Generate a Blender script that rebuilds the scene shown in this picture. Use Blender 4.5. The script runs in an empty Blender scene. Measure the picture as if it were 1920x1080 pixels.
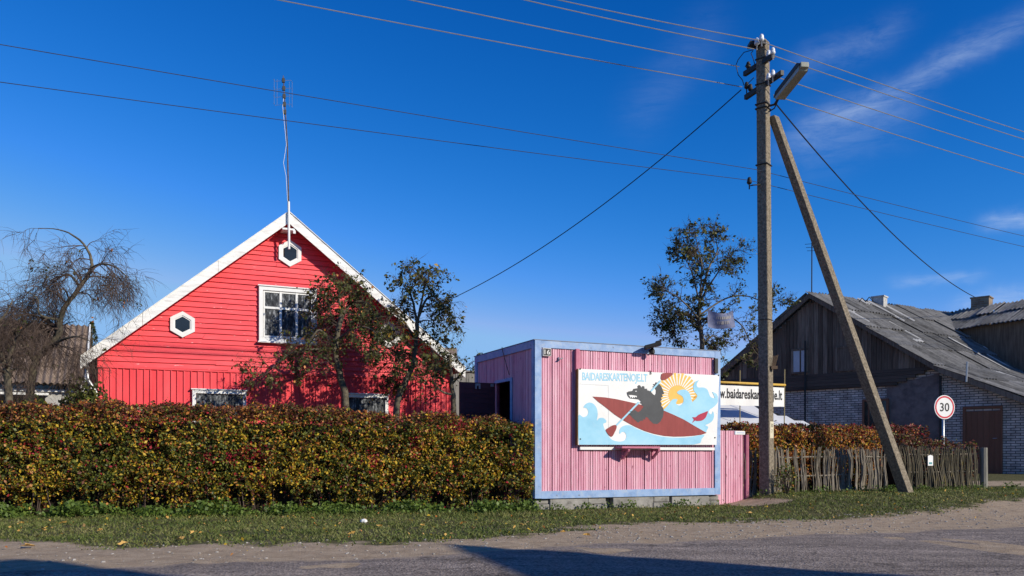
import bpy, bmesh, math, random
import numpy as np
from mathutils import Vector, Matrix, noise
from mathutils.geometry import tessellate_polygon
random.seed(7); rng = np.random.default_rng(7)
R = math.radians
scene = bpy.context.scene
col = scene.collection
F, CX, HY, EYE = 1600.0, 960.0, 855.0, 0.93      # focal length in photo pixels, principal column, horizon row, eye height

# ------------------------------------------------------------------ helpers
def at(px, py, D):
    return Vector(((px-CX)/F*D, D, EYE+(HY-py)/F*D))
class Frame:
    """a local frame standing on the ground, x along a facade, y into the building"""
    def __init__(s, ox, oy, oz=0, ang=R(24.34)):
        s.o = Vector((ox, oy, oz)); s.a = ang
        s.M = Matrix.Translation(s.o) @ Matrix.Rotation(ang, 4, 'Z'); s.I = s.M.inverted()
    def ray(s):
        return s.I @ Vector((0, 0, EYE))
    def hit(s, px, py, axis, v):
        c = s.I @ Vector((0, 0, EYE)); d = (s.I @ at(px, py, 1.0)) - c
        t = (v-c[axis])/d[axis]
        return c+d*t
    def xz(s, px, py, out=0.0):
        p = s.hit(px, py, 1, -out); return p.x, p.z
    def yz(s, px, py, x=0.0):
        p = s.hit(px, py, 0, x); return p.y, p.z
    def loc(s, v):
        return s.I @ Vector(v)
class MB:
    def __init__(s): s.v = []; s.f = []; s.mi = []
    def add(s, vs, fs, mi=0):
        b = len(s.v); s.v += [tuple(p) for p in vs]
        for f in fs: s.f.append([i+b for i in f]); s.mi.append(mi)
    def box(s, x0, x1, y0, y1, z0, z1, M=None, mi=0, bev=0):
        vs = [Vector(p) for p in ((x0,y0,z0),(x1,y0,z0),(x1,y1,z0),(x0,y1,z0),(x0,y0,z1),(x1,y0,z1),(x1,y1,z1),(x0,y1,z1))]
        if M is not None: vs = [M @ p for p in vs]
        s.add(vs, [(0,3,2,1),(4,5,6,7),(0,1,5,4),(1,2,6,5),(2,3,7,6),(3,0,4,7)], mi)
    def prism(s, pts, y0, y1, mi=0):            # polygon in local xz, from y0 (front) to y1
        n = len(pts)
        tri = tessellate_polygon([[Vector((p[0], p[1], 0)) for p in pts]])
        vs = [(p[0], y0, p[1]) for p in pts]+[(p[0], y1, p[1]) for p in pts]
        fs = [tuple(t) for t in tri]+[tuple(i+n for i in reversed(t)) for t in tri]
        fs += [(i, (i+1) % n, n+(i+1) % n, n+i) for i in range(n)]
        s.add(vs, fs, mi)
    def flat(s, pts, y, mi=0):
        tri = tessellate_polygon([[Vector((p[0], p[1], 0)) for p in pts]])
        s.add([(p[0], y, p[1]) for p in pts], [tuple(t) for t in tri], mi)
    def quad(s, a, b, c, d, mi=0): s.add([a, b, c, d], [(0,1,2,3)], mi)
    def tube(s, pts, r, n=6, mi=0, cap=True):
        pts = [Vector(p) for p in pts]; m = len(pts)
        if not isinstance(r, (list, tuple)): r = [r]*m
        t0 = (pts[1]-pts[0]).normalized()
        up = Vector((0,0,1)) if abs(t0.z) < .9 else Vector((1,0,0))
        u = t0.cross(up).normalized(); vs = []
        for i in range(m):
            t = (pts[min(i+1, m-1)]-pts[max(i-1, 0)])
            if t.length < 1e-9: t = t0
            t.normalize(); u = (u-t*u.dot(t))
            if u.length < 1e-6: u = t.orthogonal()
            u.normalize(); w = t.cross(u)
            for k in range(n):
                a = 2*math.pi*k/n
                vs.append(pts[i]+(u*math.cos(a)+w*math.sin(a))*r[i])
        fs = [(i*n+k, i*n+(k+1) % n, (i+1)*n+(k+1) % n, (i+1)*n+k) for i in range(m-1) for k in range(n)]
        if cap: fs += [tuple(range(n-1, -1, -1)), tuple((m-1)*n+k for k in range(n))]
        s.add(vs, fs, mi)
    def lathe(s, base, prof, n=10, M=None, mi=0):    # prof: (radius, z)
        vs = []
        for r, z in prof:
            for k in range(n):
                a = 2*math.pi*k/n; p = Vector((r*math.cos(a), r*math.sin(a), z))
                vs.append((M @ p if M is not None else p)+Vector(base))
        m = len(prof)
        fs = [(i*n+k, i*n+(k+1) % n, (i+1)*n+(k+1) % n, (i+1)*n+k) for i in range(m-1) for k in range(n)]
        fs += [tuple(range(n-1, -1, -1)), tuple((m-1)*n+k for k in range(n))]
        s.add(vs, fs, mi)
    def build(s, name, m, parent=None, smooth=False, bevel=0):
        me = bpy.data.meshes.new(name); me.from_pydata(s.v, [], s.f)
        for mm in (m if isinstance(m, (list, tuple)) else [m]): me.materials.append(mm)
        if any(s.mi): me.polygons.foreach_set('material_index', s.mi)
        if smooth: me.polygons.foreach_set('use_smooth', [True]*len(s.f))
        me.update()
        o = bpy.data.objects.new(name, me); col.objects.link(o)
        if parent: o.parent = parent
        if bevel:
            b = o.modifiers.new('b', 'BEVEL'); b.width = bevel; b.segments = 2; b.limit_method = 'ANGLE'; b.angle_limit = R(40)
        return o
def _each(self, name, m, parent, smooth=False, bevel=0):
    """every loose piece becomes a part of its own"""
    n = len(self.v); par = list(range(n))
    def fd(a):
        while par[a] != a: par[a] = par[par[a]]; a = par[a]
        return a
    for f in self.f:
        for q in f[1:]: par[fd(q)] = fd(f[0])
    grp = {}
    for f, mi in zip(self.f, self.mi): grp.setdefault(fd(f[0]), []).append(f)
    outs = []
    for k, fs in grp.items():
        ids = sorted({i for f in fs for i in f}); mp = {i: j for j, i in enumerate(ids)}
        b = MB(); b.add([self.v[i] for i in ids], [[mp[i] for i in f] for f in fs]); outs.append(b.build(name, m, parent, smooth, bevel))
    return outs
MB.each = _each
def tag(o, label, cat=None, group=None, kind=None):
    if label: o['label'] = label
    if cat: o['category'] = cat
    if group: o['group'] = group
    if kind: o['kind'] = kind
    return o
def empty(name, fr, label, cat, group=None):
    o = bpy.data.objects.new(name, None); col.objects.link(o); o.empty_display_size = .3
    if isinstance(fr, Frame): o.location = fr.o; o.rotation_euler = (0, 0, fr.a)
    else: o.location = fr
    return tag(o, label, cat, group)
def mesh_np(name, co, faces, mats, mi=None, parent=None):
    me = bpy.data.meshes.new(name); n = len(faces); k = faces.shape[1]
    me.vertices.add(len(co)); me.vertices.foreach_set('co', co.astype(np.float32).ravel())
    me.loops.add(n*k); me.loops.foreach_set('vertex_index', faces.astype(np.int32).ravel())
    me.polygons.add(n); me.polygons.foreach_set('loop_start', (np.arange(n)*k).astype(np.int32))
    for m in mats: me.materials.append(m)
    if mi is not None: me.polygons.foreach_set('material_index', mi.astype(np.int32))
    me.update(calc_edges=True); me.validate()
    o = bpy.data.objects.new(name, me); col.objects.link(o)
    if parent: o.parent = parent
    return o

# ------------------------------------------------------------------ materials
MATS = {}
def mat(name, stops, rough=.7, scale=6, stretch=(1,1,1), island=0., detail=6, bump=.15, bscale=None, lo=.3, hi=.7,
        dirt=None, specks=None, spec=.3, trans=0., metal=0., bdist=.01):
    """colour from noise (stretched) mixed with a random value per loose piece, through a ramp; optional dirt colour in blotches"""
    m = bpy.data.materials.new(name); m.use_nodes = True; nt = m.node_tree; N = nt.nodes; L = nt.links; N.clear()
    out = N.new('ShaderNodeOutputMaterial'); p = N.new('ShaderNodeBsdfPrincipled')
    tc = N.new('ShaderNodeTexCoord'); mp = N.new('ShaderNodeMapping'); mp.inputs['Scale'].default_value = stretch
    L.new(tc.outputs['Object'], mp.inputs['Vector'])
    nz = N.new('ShaderNodeTexNoise'); nz.inputs['Scale'].default_value = scale; nz.inputs['Detail'].default_value = detail; nz.inputs['Roughness'].default_value = .62
    L.new(mp.outputs[0], nz.inputs['Vector'])
    mr = N.new('ShaderNodeMapRange'); mr.inputs['From Min'].default_value = lo; mr.inputs['From Max'].default_value = hi
    L.new(nz.outputs['Fac'], mr.inputs['Value'])
    fac = mr.outputs[0]
    if island:
        g = N.new('ShaderNodeNewGeometry'); mx = N.new('ShaderNodeMix'); mx.inputs[0].default_value = island
        L.new(fac, mx.inputs[2]); L.new(g.outputs['Random Per Island'], mx.inputs[3]); fac = mx.outputs[0]
    cr = N.new('ShaderNodeValToRGB'); e = cr.color_ramp.elements
    if len(stops) == 1: stops = [tuple(c*.82 for c in stops[0]), tuple(min(1, c*1.12) for c in stops[0])]
    while len(e) < len(stops): e.new(.5)
    for i, c in enumerate(stops):
        e[i].position = i/(len(stops)-1); e[i].color = (*c[:3], 1)
    L.new(fac, cr.inputs[0]); c_out = cr.outputs[0]
    if dirt:
        dc, dscale, dlo, dhi, damt = dirt
        n2 = N.new('ShaderNodeTexNoise'); n2.inputs['Scale'].default_value = dscale; n2.inputs['Detail'].default_value = 8; n2.inputs['Roughness'].default_value = .7
        L.new(mp.outputs[0], n2.inputs['Vector'])
        r2 = N.new('ShaderNodeMapRange'); r2.inputs['From Min'].default_value = dlo; r2.inputs['From Max'].default_value = dhi; r2.inputs['To Max'].default_value = damt
        L.new(n2.outputs['Fac'], r2.inputs['Value'])
        mx = N.new('ShaderNodeMix'); mx.data_type = 'RGBA'; mx.inputs[7].default_value = (*dc, 1)
        L.new(r2.outputs[0], mx.inputs[0]); L.new(c_out, mx.inputs[6]); c_out = mx.outputs[2]
    if specks:
        sc_c, sscale, slo, shi, stv = specks
        mps = N.new('ShaderNodeMapping'); mps.inputs['Scale'].default_value = stv; L.new(tc.outputs['Object'], mps.inputs[0])
        n3 = N.new('ShaderNodeTexNoise'); n3.inputs['Scale'].default_value = sscale; n3.inputs['Detail'].default_value = 2; L.new(mps.outputs[0], n3.inputs['Vector'])
        r3 = N.new('ShaderNodeMapRange'); r3.inputs['From Min'].default_value = slo; r3.inputs['From Max'].default_value = shi; r3.inputs['To Max'].default_value = .85
        L.new(n3.outputs['Fac'], r3.inputs['Value'])
        mx = N.new('ShaderNodeMix'); mx.data_type = 'RGBA'; mx.inputs[7].default_value = (*sc_c, 1)
        L.new(r3.outputs[0], mx.inputs[0]); L.new(c_out, mx.inputs[6]); c_out = mx.outputs[2]
    L.new(c_out, p.inputs['Base Color']); p.inputs['Roughness'].default_value = rough
    p.inputs['Specular IOR Level'].default_value = spec; p.inputs['Metallic'].default_value = metal
    if bump:
        nb = N.new('ShaderNodeTexNoise'); nb.inputs['Scale'].default_value = bscale or scale*4; nb.inputs['Detail'].default_value = 5
        L.new(mp.outputs[0], nb.inputs['Vector'])
        b = N.new('ShaderNodeBump'); b.inputs['Strength'].default_value = bump; b.inputs['Distance'].default_value = bdist
        L.new(nb.outputs['Fac'], b.inputs['Height']); L.new(b.outputs[0], p.inputs['Normal'])
    if trans:
        t = N.new('ShaderNodeBsdfTranslucent'); L.new(c_out, t.inputs['Color'])
        ms = N.new('ShaderNodeMixShader'); ms.inputs[0].default_value = trans
        L.new(p.outputs[0], ms.inputs[1]); L.new(t.outputs[0], ms.inputs[2]); L.new(ms.outputs[0], out.inputs[0])
    else: L.new(p.outputs[0], out.inputs[0])
    MATS[name] = m
    return m
def glass_mat(name, c, rough=.05):
    m = mat(name, [c], rough=rough, spec=.7, bump=.05, bscale=2, scale=2); return m
def brick_mat(name, c1, c2, mortar, bw=.25, bh=.077, ms=.008):
    m = bpy.data.materials.new(name); m.use_nodes = True; nt = m.node_tree; N = nt.nodes; L = nt.links
    p = N['Principled BSDF']; tc = N.new('ShaderNodeTexCoord'); sx = N.new('ShaderNodeSeparateXYZ'); cb = N.new('ShaderNodeCombineXYZ')
    L.new(tc.outputs['Object'], sx.inputs[0]); L.new(sx.outputs[0], cb.inputs[0]); L.new(sx.outputs[2], cb.inputs[1])
    b = N.new('ShaderNodeTexBrick'); b.inputs['Scale'].default_value = 1; b.inputs['Brick Width'].default_value = bw; b.inputs['Row Height'].default_value = bh
    b.inputs['Mortar Size'].default_value = ms; b.inputs['Color1'].default_value = (*c1,1); b.inputs['Color2'].default_value = (*c2,1); b.inputs['Mortar'].default_value = (*mortar,1)
    b.inputs['Mortar Smooth'].default_value = .3
    L.new(cb.outputs[0], b.inputs['Vector'])
    n = N.new('ShaderNodeTexNoise'); n.inputs['Scale'].default_value = 3; n.inputs['Detail'].default_value = 8; L.new(tc.outputs['Object'], n.inputs['Vector'])
    mr = N.new('ShaderNodeMapRange'); mr.inputs['From Min'].default_value = .3; mr.inputs['From Max'].default_value = .7; mr.inputs['To Min'].default_value = .55; mr.inputs['To Max'].default_value = 1.12
    L.new(n.outputs[0], mr.inputs[0])
    mx = N.new('ShaderNodeMix'); mx.data_type = 'RGBA'; mx.blend_type = 'MULTIPLY'; mx.inputs[0].default_value = 1
    L.new(b.outputs[0], mx.inputs[6]); L.new(mr.outputs[0], mx.inputs[7]); L.new(mx.outputs[2], p.inputs['Base Color'])
    p.inputs['Roughness'].default_value = .9
    bp = N.new('ShaderNodeBump'); bp.inputs['Strength'].default_value = .6; bp.inputs['Distance'].default_value = .01; bp.invert = True
    L.new(b.outputs['Fac'], bp.inputs['Height']); L.new(bp.outputs[0], p.inputs['Normal'])
    return m

RED = mat('red_paint', [(.74,.050,.065),(.84,.075,.09),(.88,.11,.125)], rough=.55, scale=3, stretch=(.5,1,3), island=.35, bump=.12, bscale=40, dirt=((.52,.05,.06),2.2,.50,.78,.55), specks=((.90,.42,.42),10,.70,.78,(.6,1,2)))
REDV = mat('red_paint_vertical', [(.70,.045,.06),(.82,.07,.085),(.86,.10,.115)], rough=.55, scale=3, stretch=(3,1,.5), island=.4, bump=.12, bscale=40, dirt=((.30,.03,.04),6,.60,.8,.5))
WHITE = mat('white_paint', [(.70,.70,.68),(.82,.81,.79)], rough=.5, scale=4, bump=.08, dirt=((.35,.34,.32),7,.60,.85,.4))
WHITEB = mat('white_board_paint', [(.62,.60,.57),(.80,.79,.76),(.84,.83,.81)], rough=.6, scale=3, stretch=(1,1,6), bump=.1, dirt=((.30,.28,.25),5,.56,.85,.45))
GLASS = glass_mat('dark_glass', (.012,.015,.02))
LACE = mat('lace_curtain', [(.02,.022,.026),(.07,.075,.082),(.34,.355,.38)], rough=.9, scale=9, stretch=(2.6,1,.9), lo=.36, hi=.70, bump=0)
PINK = mat('pink_paint', [(.46,.16,.23),(.64,.29,.38),(.72,.38,.47),(.80,.52,.59)], rough=.75, scale=5, stretch=(3,3,.35), island=.45, bump=.25, bscale=30, dirt=((.80,.62,.66),11,.54,.74,.75), specks=((.20,.05,.08),9,.70,.76,(2.2,2.2,.7)))
PINKD = mat('pink_trim_paint', [(.42,.12,.18),(.56,.2,.28)], rough=.75, scale=6, stretch=(1,1,1), bump=.2)
GROOVE = mat('dark_groove', [(.16,.03,.05),(.25,.05,.09)], rough=.9)
BLUE = mat('blue_paint', [(.17,.28,.49),(.25,.375,.60),(.34,.46,.66)], rough=.6, scale=5, stretch=(1,1,1), bump=.15, dirt=((.48,.50,.51),8,.50,.78,.7), specks=((.16,.17,.2),14,.68,.76,(1,1,1)))
MAROON = mat('maroon_boards', [(.07,.020,.026),(.12,.036,.045)], rough=.7, scale=5, stretch=(.5,1,4), island=.4)
CONC = mat('old_concrete_block', [(.16,.15,.135),(.30,.285,.26),(.42,.40,.37)], rough=.95, scale=4, island=.45, bump=.5, bscale=14, dirt=((.07,.065,.055),5,.52,.72,.85), bdist=.02)
POLEM = mat('pole_concrete', [(.085,.07,.050),(.20,.165,.12),(.33,.28,.21)], rough=.95, scale=26, bump=.5, bscale=45, dirt=((.10,.09,.07),18,.55,.75,.7))
BLACK = mat('black_iron', [(.012,.012,.012),(.03,.028,.026)], rough=.6, spec=.4)
STEEL = mat('galvanised_steel', [(.35,.36,.37),(.5,.51,.52)], rough=.4, metal=.6)
PORC = mat('white_porcelain', [(.62,.64,.66),(.74,.75,.76)], rough=.2, spec=.6)
WIREM = mat('aluminium_wire', [(.22,.22,.23),(.32,.32,.33)], rough=.45, metal=.3)
CABLE = mat('black_cable', [(.012,.012,.014),(.02,.02,.022)], rough=.6)
DARKIN = mat('painted_dark_interior', [(.01,.009,.008),(.02,.018,.016)], rough=1, spec=0, bump=0)
THINW = mat('dull_thin_wire', [(.03,.04,.07),(.05,.06,.09)], rough=.6, bump=0)
LENS = mat('lamp_lens', [(.24,.24,.19),(.34,.34,.28)], rough=.35, spec=.5)
SHEET = mat('asbestos_sheet', [(.08,.077,.072),(.15,.145,.136),(.22,.212,.20),(.31,.30,.283)], rough=.95, scale=3.2, stretch=(1,1,1), island=.55, bump=.3, bscale=25, lo=.32, hi=.68, dirt=((.035,.032,.026),3.0,.5,.70,.8))
SHEETL = mat('pale_sheet', [(.36,.35,.33),(.5,.49,.47)], rough=.9, scale=5, bump=.2)
SHEETB = mat('brown_sheet', [(.15,.105,.075),(.22,.16,.12),(.31,.235,.18)], rough=.95, scale=2.5, island=.4, bump=.3, dirt=((.04,.035,.03),5,.52,.75,.7))
PLANK = mat('weathered_plank', [(.05,.034,.023),(.14,.100,.070),(.31,.235,.17)], rough=.9, scale=4, stretch=(5,5,.4), island=.5, bump=.3)
LOGM = mat('dark_log', [(.05,.036,.027),(.13,.098,.075)], rough=.9, scale=4, stretch=(.5,1,5), island=.5, bump=.3)
BRICK = brick_mat('grey_silicate_brick', (.80,.69,.58), (.58,.50,.42), (.13,.115,.10), ms=.013)
CHBRICK = brick_mat('chimney_brick', (.36,.27,.17), (.25,.15,.09), (.3,.28,.25))
PLASTER = mat('stained_plaster', [(.16,.125,.11),(.26,.205,.18)], rough=.95, scale=2.2, bump=.4, dirt=((.06,.055,.055),3,.45,.7,.7))
DOORB = mat('brown_door', [(.17,.07,.035),(.24,.105,.058)], rough=.7, scale=4, stretch=(4,1,.5), island=.4)
POSTY = mat('dull_yellow_post', [(.22,.18,.09),(.34,.28,.14)], rough=.7)
TENT = mat('white_canvas', [(.66,.67,.68),(.76,.76,.77)], rough=.8, scale=3, bump=.1, bscale=6, trans=.15)
YEL = mat('yellow_paint', [(.55,.33,.05),(.66,.42,.08)], rough=.5)
STICKS = mat('grey_stick', [(.10,.083,.06),(.17,.145,.11),(.25,.215,.17),(.32,.285,.235)], rough=.95, scale=9, island=.6, bump=.3)
STICKM = mat('mossy_stick_shade_tint', [(.05,.045,.032),(.10,.087,.06),(.13,.11,.075),(.20,.15,.03)], rough=.95, scale=6, island=.45, bump=.3)  # moss tones, darkened so the colour carries the shade on the right fence
BARK = mat('apple_bark', [(.06,.05,.036),(.12,.10,.07),(.17,.15,.105)], rough=.95, scale=14, bump=.5, bscale=40)
TWIG = mat('bare_twig', [(.055,.038,.03),(.105,.072,.056)], rough=.9, scale=6, island=.5, bump=0)
LEAFD = mat('dark_green_leaf', [(.026,.040,.012),(.055,.075,.02),(.09,.105,.028),(.14,.14,.038)], rough=.5, scale=3, island=.85, bump=0, trans=.3, spec=.35)
LEAFO = mat('olive_leaf', [(.042,.055,.016),(.085,.095,.026),(.14,.14,.036),(.20,.175,.05)], rough=.5, scale=3, island=.85, bump=0, trans=.3, spec=.35)
LEAFY = mat('yellow_leaf', [(.32,.21,.025),(.50,.30,.03)], rough=.5, scale=3, island=.8, bump=0, trans=.35)
HG = mat('hedge_leaf_green', [(.035,.045,.010),(.10,.12,.02),(.23,.235,.035)], rough=.5, island=.85, bump=0, trans=.3, spec=.35)
HY_ = mat('hedge_leaf_yellow', [(.32,.25,.025),(.62,.40,.035),(.74,.52,.05)], rough=.5, island=.85, bump=0, trans=.35)
HO = mat('hedge_leaf_orange', [(.32,.10,.02),(.60,.22,.045),(.68,.34,.13)], rough=.5, island=.85, bump=0, trans=.35)
HM = mat('hedge_leaf_maroon', [(.06,.018,.012),(.12,.036,.020),(.20,.07,.035)], rough=.55, island=.85, bump=0, trans=.25)
HC = mat('hedge_leaf_crimson', [(.30,.018,.03),(.5,.035,.06)], rough=.5, island=.8, bump=0, trans=.35)
WEED = mat('weed_leaf', [(.05,.085,.018),(.11,.175,.03),(.19,.26,.05)], rough=.5, island=.8, bump=0, trans=.3)
GRASS = mat('grass_blade', [(.06,.095,.02),(.115,.15,.032),(.18,.19,.055),(.30,.26,.12)], rough=.6, scale=.8, island=.55, bump=0, trans=.25, lo=.35, hi=.65)
COREC = mat('hedge_core', [(.012,.009,.006),(.025,.018,.012)], rough=1, bump=.5)
STONE = mat('pebble', [(.22,.20,.17),(.42,.39,.35)], rough=.9, island=.8, bump=0)
DEADLEAF = mat('fallen_leaf', [(.45,.24,.05),(.62,.38,.10),(.5,.28,.12)], rough=.7, island=.9, bump=0)
SIGNW = mat('sign_white', [(.74,.73,.71),(.82,.81,.79)], rough=.45, scale=3, bump=.03, dirt=((.50,.49,.46),5,.56,.82,.5), specks=((.25,.22,.2),26,.72,.78,(1,1,1)))
SIGNB = mat('sign_blue', [(.25,.53,.70),(.31,.60,.76),(.36,.64,.78)], rough=.5, scale=3, bump=0, dirt=((.55,.70,.78),4,.55,.85,.4))
SIGNR = mat('sign_kayak_red', [(.23,.032,.03),(.30,.048,.045)], rough=.5, scale=6, stretch=(3,1,.6), bump=0)
SIGNK = mat('sign_bear_grey', [(.04,.042,.047),(.055,.058,.064),(.072,.075,.082)], rough=.5, scale=2.5, bump=0)
SIGNY = mat('sign_sun_yellow', [(.78,.43,.08),(.86,.52,.12)], rough=.5, scale=5, bump=0)
SIGNF = mat('sign_fish_red', [(.36,.015,.05),(.44,.025,.07)], rough=.5, bump=0)
INK = mat('black_ink', [(.012,.012,.014),(.02,.02,.022)], rough=.5, bump=0)
ROADRED = mat('sign_ring_red', [(.55,.02,.04),(.62,.03,.05)], rough=.4, bump=0)
PLAQUE = mat('cream_plaque', [(.55,.50,.36),(.68,.62,.46)], rough=.6)
FLAGM = mat('faded_blue_cloth', [(.16,.19,.32),(.25,.28,.44),(.32,.34,.48)], rough=.85, scale=9, trans=.4, bump=.1)
FLAGT = mat('faded_print', [(.38,.36,.36),(.5,.47,.45)], rough=.85, scale=14, trans=.3, bump=0)

# ------------------------------------------------------------------ ground
FENCE0 = Vector((4.35, 16.55)); U = Vector((.911, .412)); NOUT = Vector((.412, -.911))
def sm(t): t = max(0., min(1., t)); return t*t*(3-2*t)
def gh(x, y):
    h = .19*sm((x-3.9)/1.3)*sm((y-.38*max(0, x-5)-12.2)/3.4)+.2*sm((y-20)/5)*sm((x-8)/5)
    if -14 < x < 24 and 5 < y < 26: h += .018*noise.noise(Vector((x*.9, y*.9, 0)))+.012*noise.noise(Vector((x*2.7, y*2.7, 3)))
    return h
def gnd(px, py): D = EYE*F/(py-HY); return ((px-CX)/F*D, D)
GB = [gnd(*p) for p in ((-250,1012),(0,1014),(120,1020),(250,1028),(380,1020),(500,1021),(640,1020),(760,1019),(900,1012),(1000,1002),(1090,992),(1180,984),(1270,983),(1400,981),(1540,976),(1680,968),(1790,960),(1860,952),(1990,946))]
RB = [gnd(*p) for p in ((-100,1082),(0,1075),(250,1064),(500,1053),(700,1048),(850,1041),(980,1030),(1115,1019),(1250,1017),(1386,1013),(1470,1006),(1539,1001),(1700,997),(1920,988),(2050,983))]
def interp(T, x):
    if x <= T[0][0]: return T[0][1]+(x-T[0][0])*.40
    for a, b in zip(T, T[1:]):
        if x <= b[0]: return a[1]+(b[1]-a[1])*(x-a[0])/(b[0]-a[0])
    return T[-1][1]+(x-T[-1][0])*.42
def segd(x, y, a, b):
    ax, ay = a; bx, by = b; dx, dy = bx-ax, by-ay
    t = max(0, min(1, ((x-ax)*dx+(y-ay)*dy)/(dx*dx+dy*dy))); return math.hypot(x-ax-t*dx, y-ay-t*dy)
TR1 = ((8.2,13.9),(10.6,16.2),(13.0,17.2)); TR2 = ((11.9,21.2),(16,22.4))
def grassiness(x, y):
    """1 = turf, 0 = bare sand"""
    n = noise.noise(Vector((x*1.1, y*2.0, 1)))*.34+noise.noise(Vector((x*3.3, y*4.5, 5)))*.30+noise.noise(Vector((x*8, y*9, 9)))*.2
    d = y-interp(GB, x)
    w = .55 if x < 0 else 1.15 if x < 5 else .65
    g = d/w+.42+n*1.5
    if x > 6.5:
        g = min(g, (segd(x, y, TR1[0], TR1[1])-.10)*4.5+n, (segd(x, y, TR1[1], TR1[2])-.16)*4.5+n, (segd(x, y, *TR2)-.45)*3+n)
    if 3.9 < x < 5.0: g = min(g, (segd(x, y, (4.3,16.3), (4.6,15.2))-.22)*3.5+n)
    if 0.3 < x < 4.2: g -= .25*sm((x-.3)/1.5)*sm((4.4-x)/1.0)
    return max(0., min(1., g))
def axis(lo, hi, a, b, st):
    fine = np.arange(a, b+1e-6, st); l = [a]; s = st
    while l[-1] > lo: s *= 1.35; l.append(l[-1]-s)
    r = [fine[-1]]; s = st
    while r[-1] < hi: s *= 1.35; r.append(r[-1]+s)
    return np.concatenate([np.array(l[:0:-1]), fine, np.array(r[1:])])
xs = axis(-700, 700, -9, 16, .11); ys = axis(-120, 1500, 6, 19, .10)
co = []; gm = []
for y in ys:
    for x in xs:
        co.append((x, y, gh(x, y)))
        gm.append(grassiness(x, y) if -40 < x < 40 and 0 < y < 60 else (1. if y > 5 else 0.))
nx, ny = len(xs), len(ys)
ii, jj = np.meshgrid(np.arange(nx-1), np.arange(ny-1)); b0 = (jj*nx+ii).ravel()
faces = np.stack([b0, b0+1, b0+nx+1, b0+nx], 1)
def ground_mat():
    m = bpy.data.materials.new('verge_ground'); m.use_nodes = True; nt = m.node_tree; N = nt.nodes; L = nt.links; p = N['Principled BSDF']
    at_ = N.new('ShaderNodeAttribute'); at_.attribute_name = 'turf'; tc = N.new('ShaderNodeTexCoord')
    def nz(s, d=6, r=.6):
        n = N.new('ShaderNodeTexNoise'); n.inputs['Scale'].default_value = s; n.inputs['Detail'].default_value = d; n.inputs['Roughness'].default_value = r
        L.new(tc.outputs['Object'], n.inputs['Vector']); return n
    def ramp(src, cs, ps):
        c = N.new('ShaderNodeValToRGB'); e = c.color_ramp.elements
        while len(e) < len(cs): e.new(.5)
        for i in range(len(cs)): e[i].position = ps[i]; e[i].color = (*cs[i], 1)
        L.new(src, c.inputs[0]); return c.outputs[0]
    sand = ramp(nz(5, 10, .72).outputs[0], [(.29,.215,.14),(.43,.33,.225),(.53,.42,.30)], [.3,.52,.72])
    fine = ramp(nz(90, 4, .7).outputs[0], [(.55,.55,.55),(1,1,1),(1.25,1.22,1.2)], [.3,.5,.72])
    mx = N.new('ShaderNodeMix'); mx.data_type = 'RGBA'; mx.blend_type = 'MULTIPLY'; mx.inputs[0].default_value = 1; L.new(sand, mx.inputs[6]); L.new(fine, mx.inputs[7])
    turf = ramp(nz(11, 8, .7).outputs[0], [(.06,.055,.025),(.11,.105,.045),(.18,.155,.085)], [.3,.5,.72])
    a = N.new('ShaderNodeMath'); a.operation = 'MULTIPLY_ADD'; a.inputs[1].default_value = .9; L.new(nz(28, 5, .7).outputs[0], a.inputs[0]); a.inputs[2].default_value = -.45
    s = N.new('ShaderNodeMath'); s.operation = 'ADD'; s.use_clamp = True; L.new(at_.outputs['Fac'], s.inputs[0]); L.new(a.outputs[0], s.inputs[1])
    r = N.new('ShaderNodeMapRange'); r.inputs['From Min'].default_value = .3; r.inputs['From Max'].default_value = .62; L.new(s.outputs[0], r.inputs[0])
    m2 = N.new('ShaderNodeMix'); m2.data_type = 'RGBA'; L.new(r.outputs[0], m2.inputs[0]); L.new(mx.outputs[2], m2.inputs[6]); L.new(turf, m2.inputs[7])
    L.new(m2.outputs[2], p.inputs['Base Color']); p.inputs['Roughness'].default_value = 1; p.inputs['Specular IOR Level'].default_value = .1
    b = N.new('ShaderNodeBump'); b.inputs['Strength'].default_value = .7; b.inputs['Distance'].default_value = .03; L.new(nz(35, 6, .7).outputs[0], b.inputs['Height']); L.new(b.outputs[0], p.inputs['Normal'])
    return m
g_o = mesh_np('ground', np.array(co), faces, [ground_mat()])
ta = g_o.data.attributes.new('turf', 'FLOAT', 'POINT'); ta.data.foreach_set('value', np.array(gm, dtype=np.float32))
g_o.data.polygons.foreach_set('use_smooth', np.ones(len(faces), dtype=bool))
tag(g_o, 'sandy verge and rough turf beside the road', 'ground', kind='structure')
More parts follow.
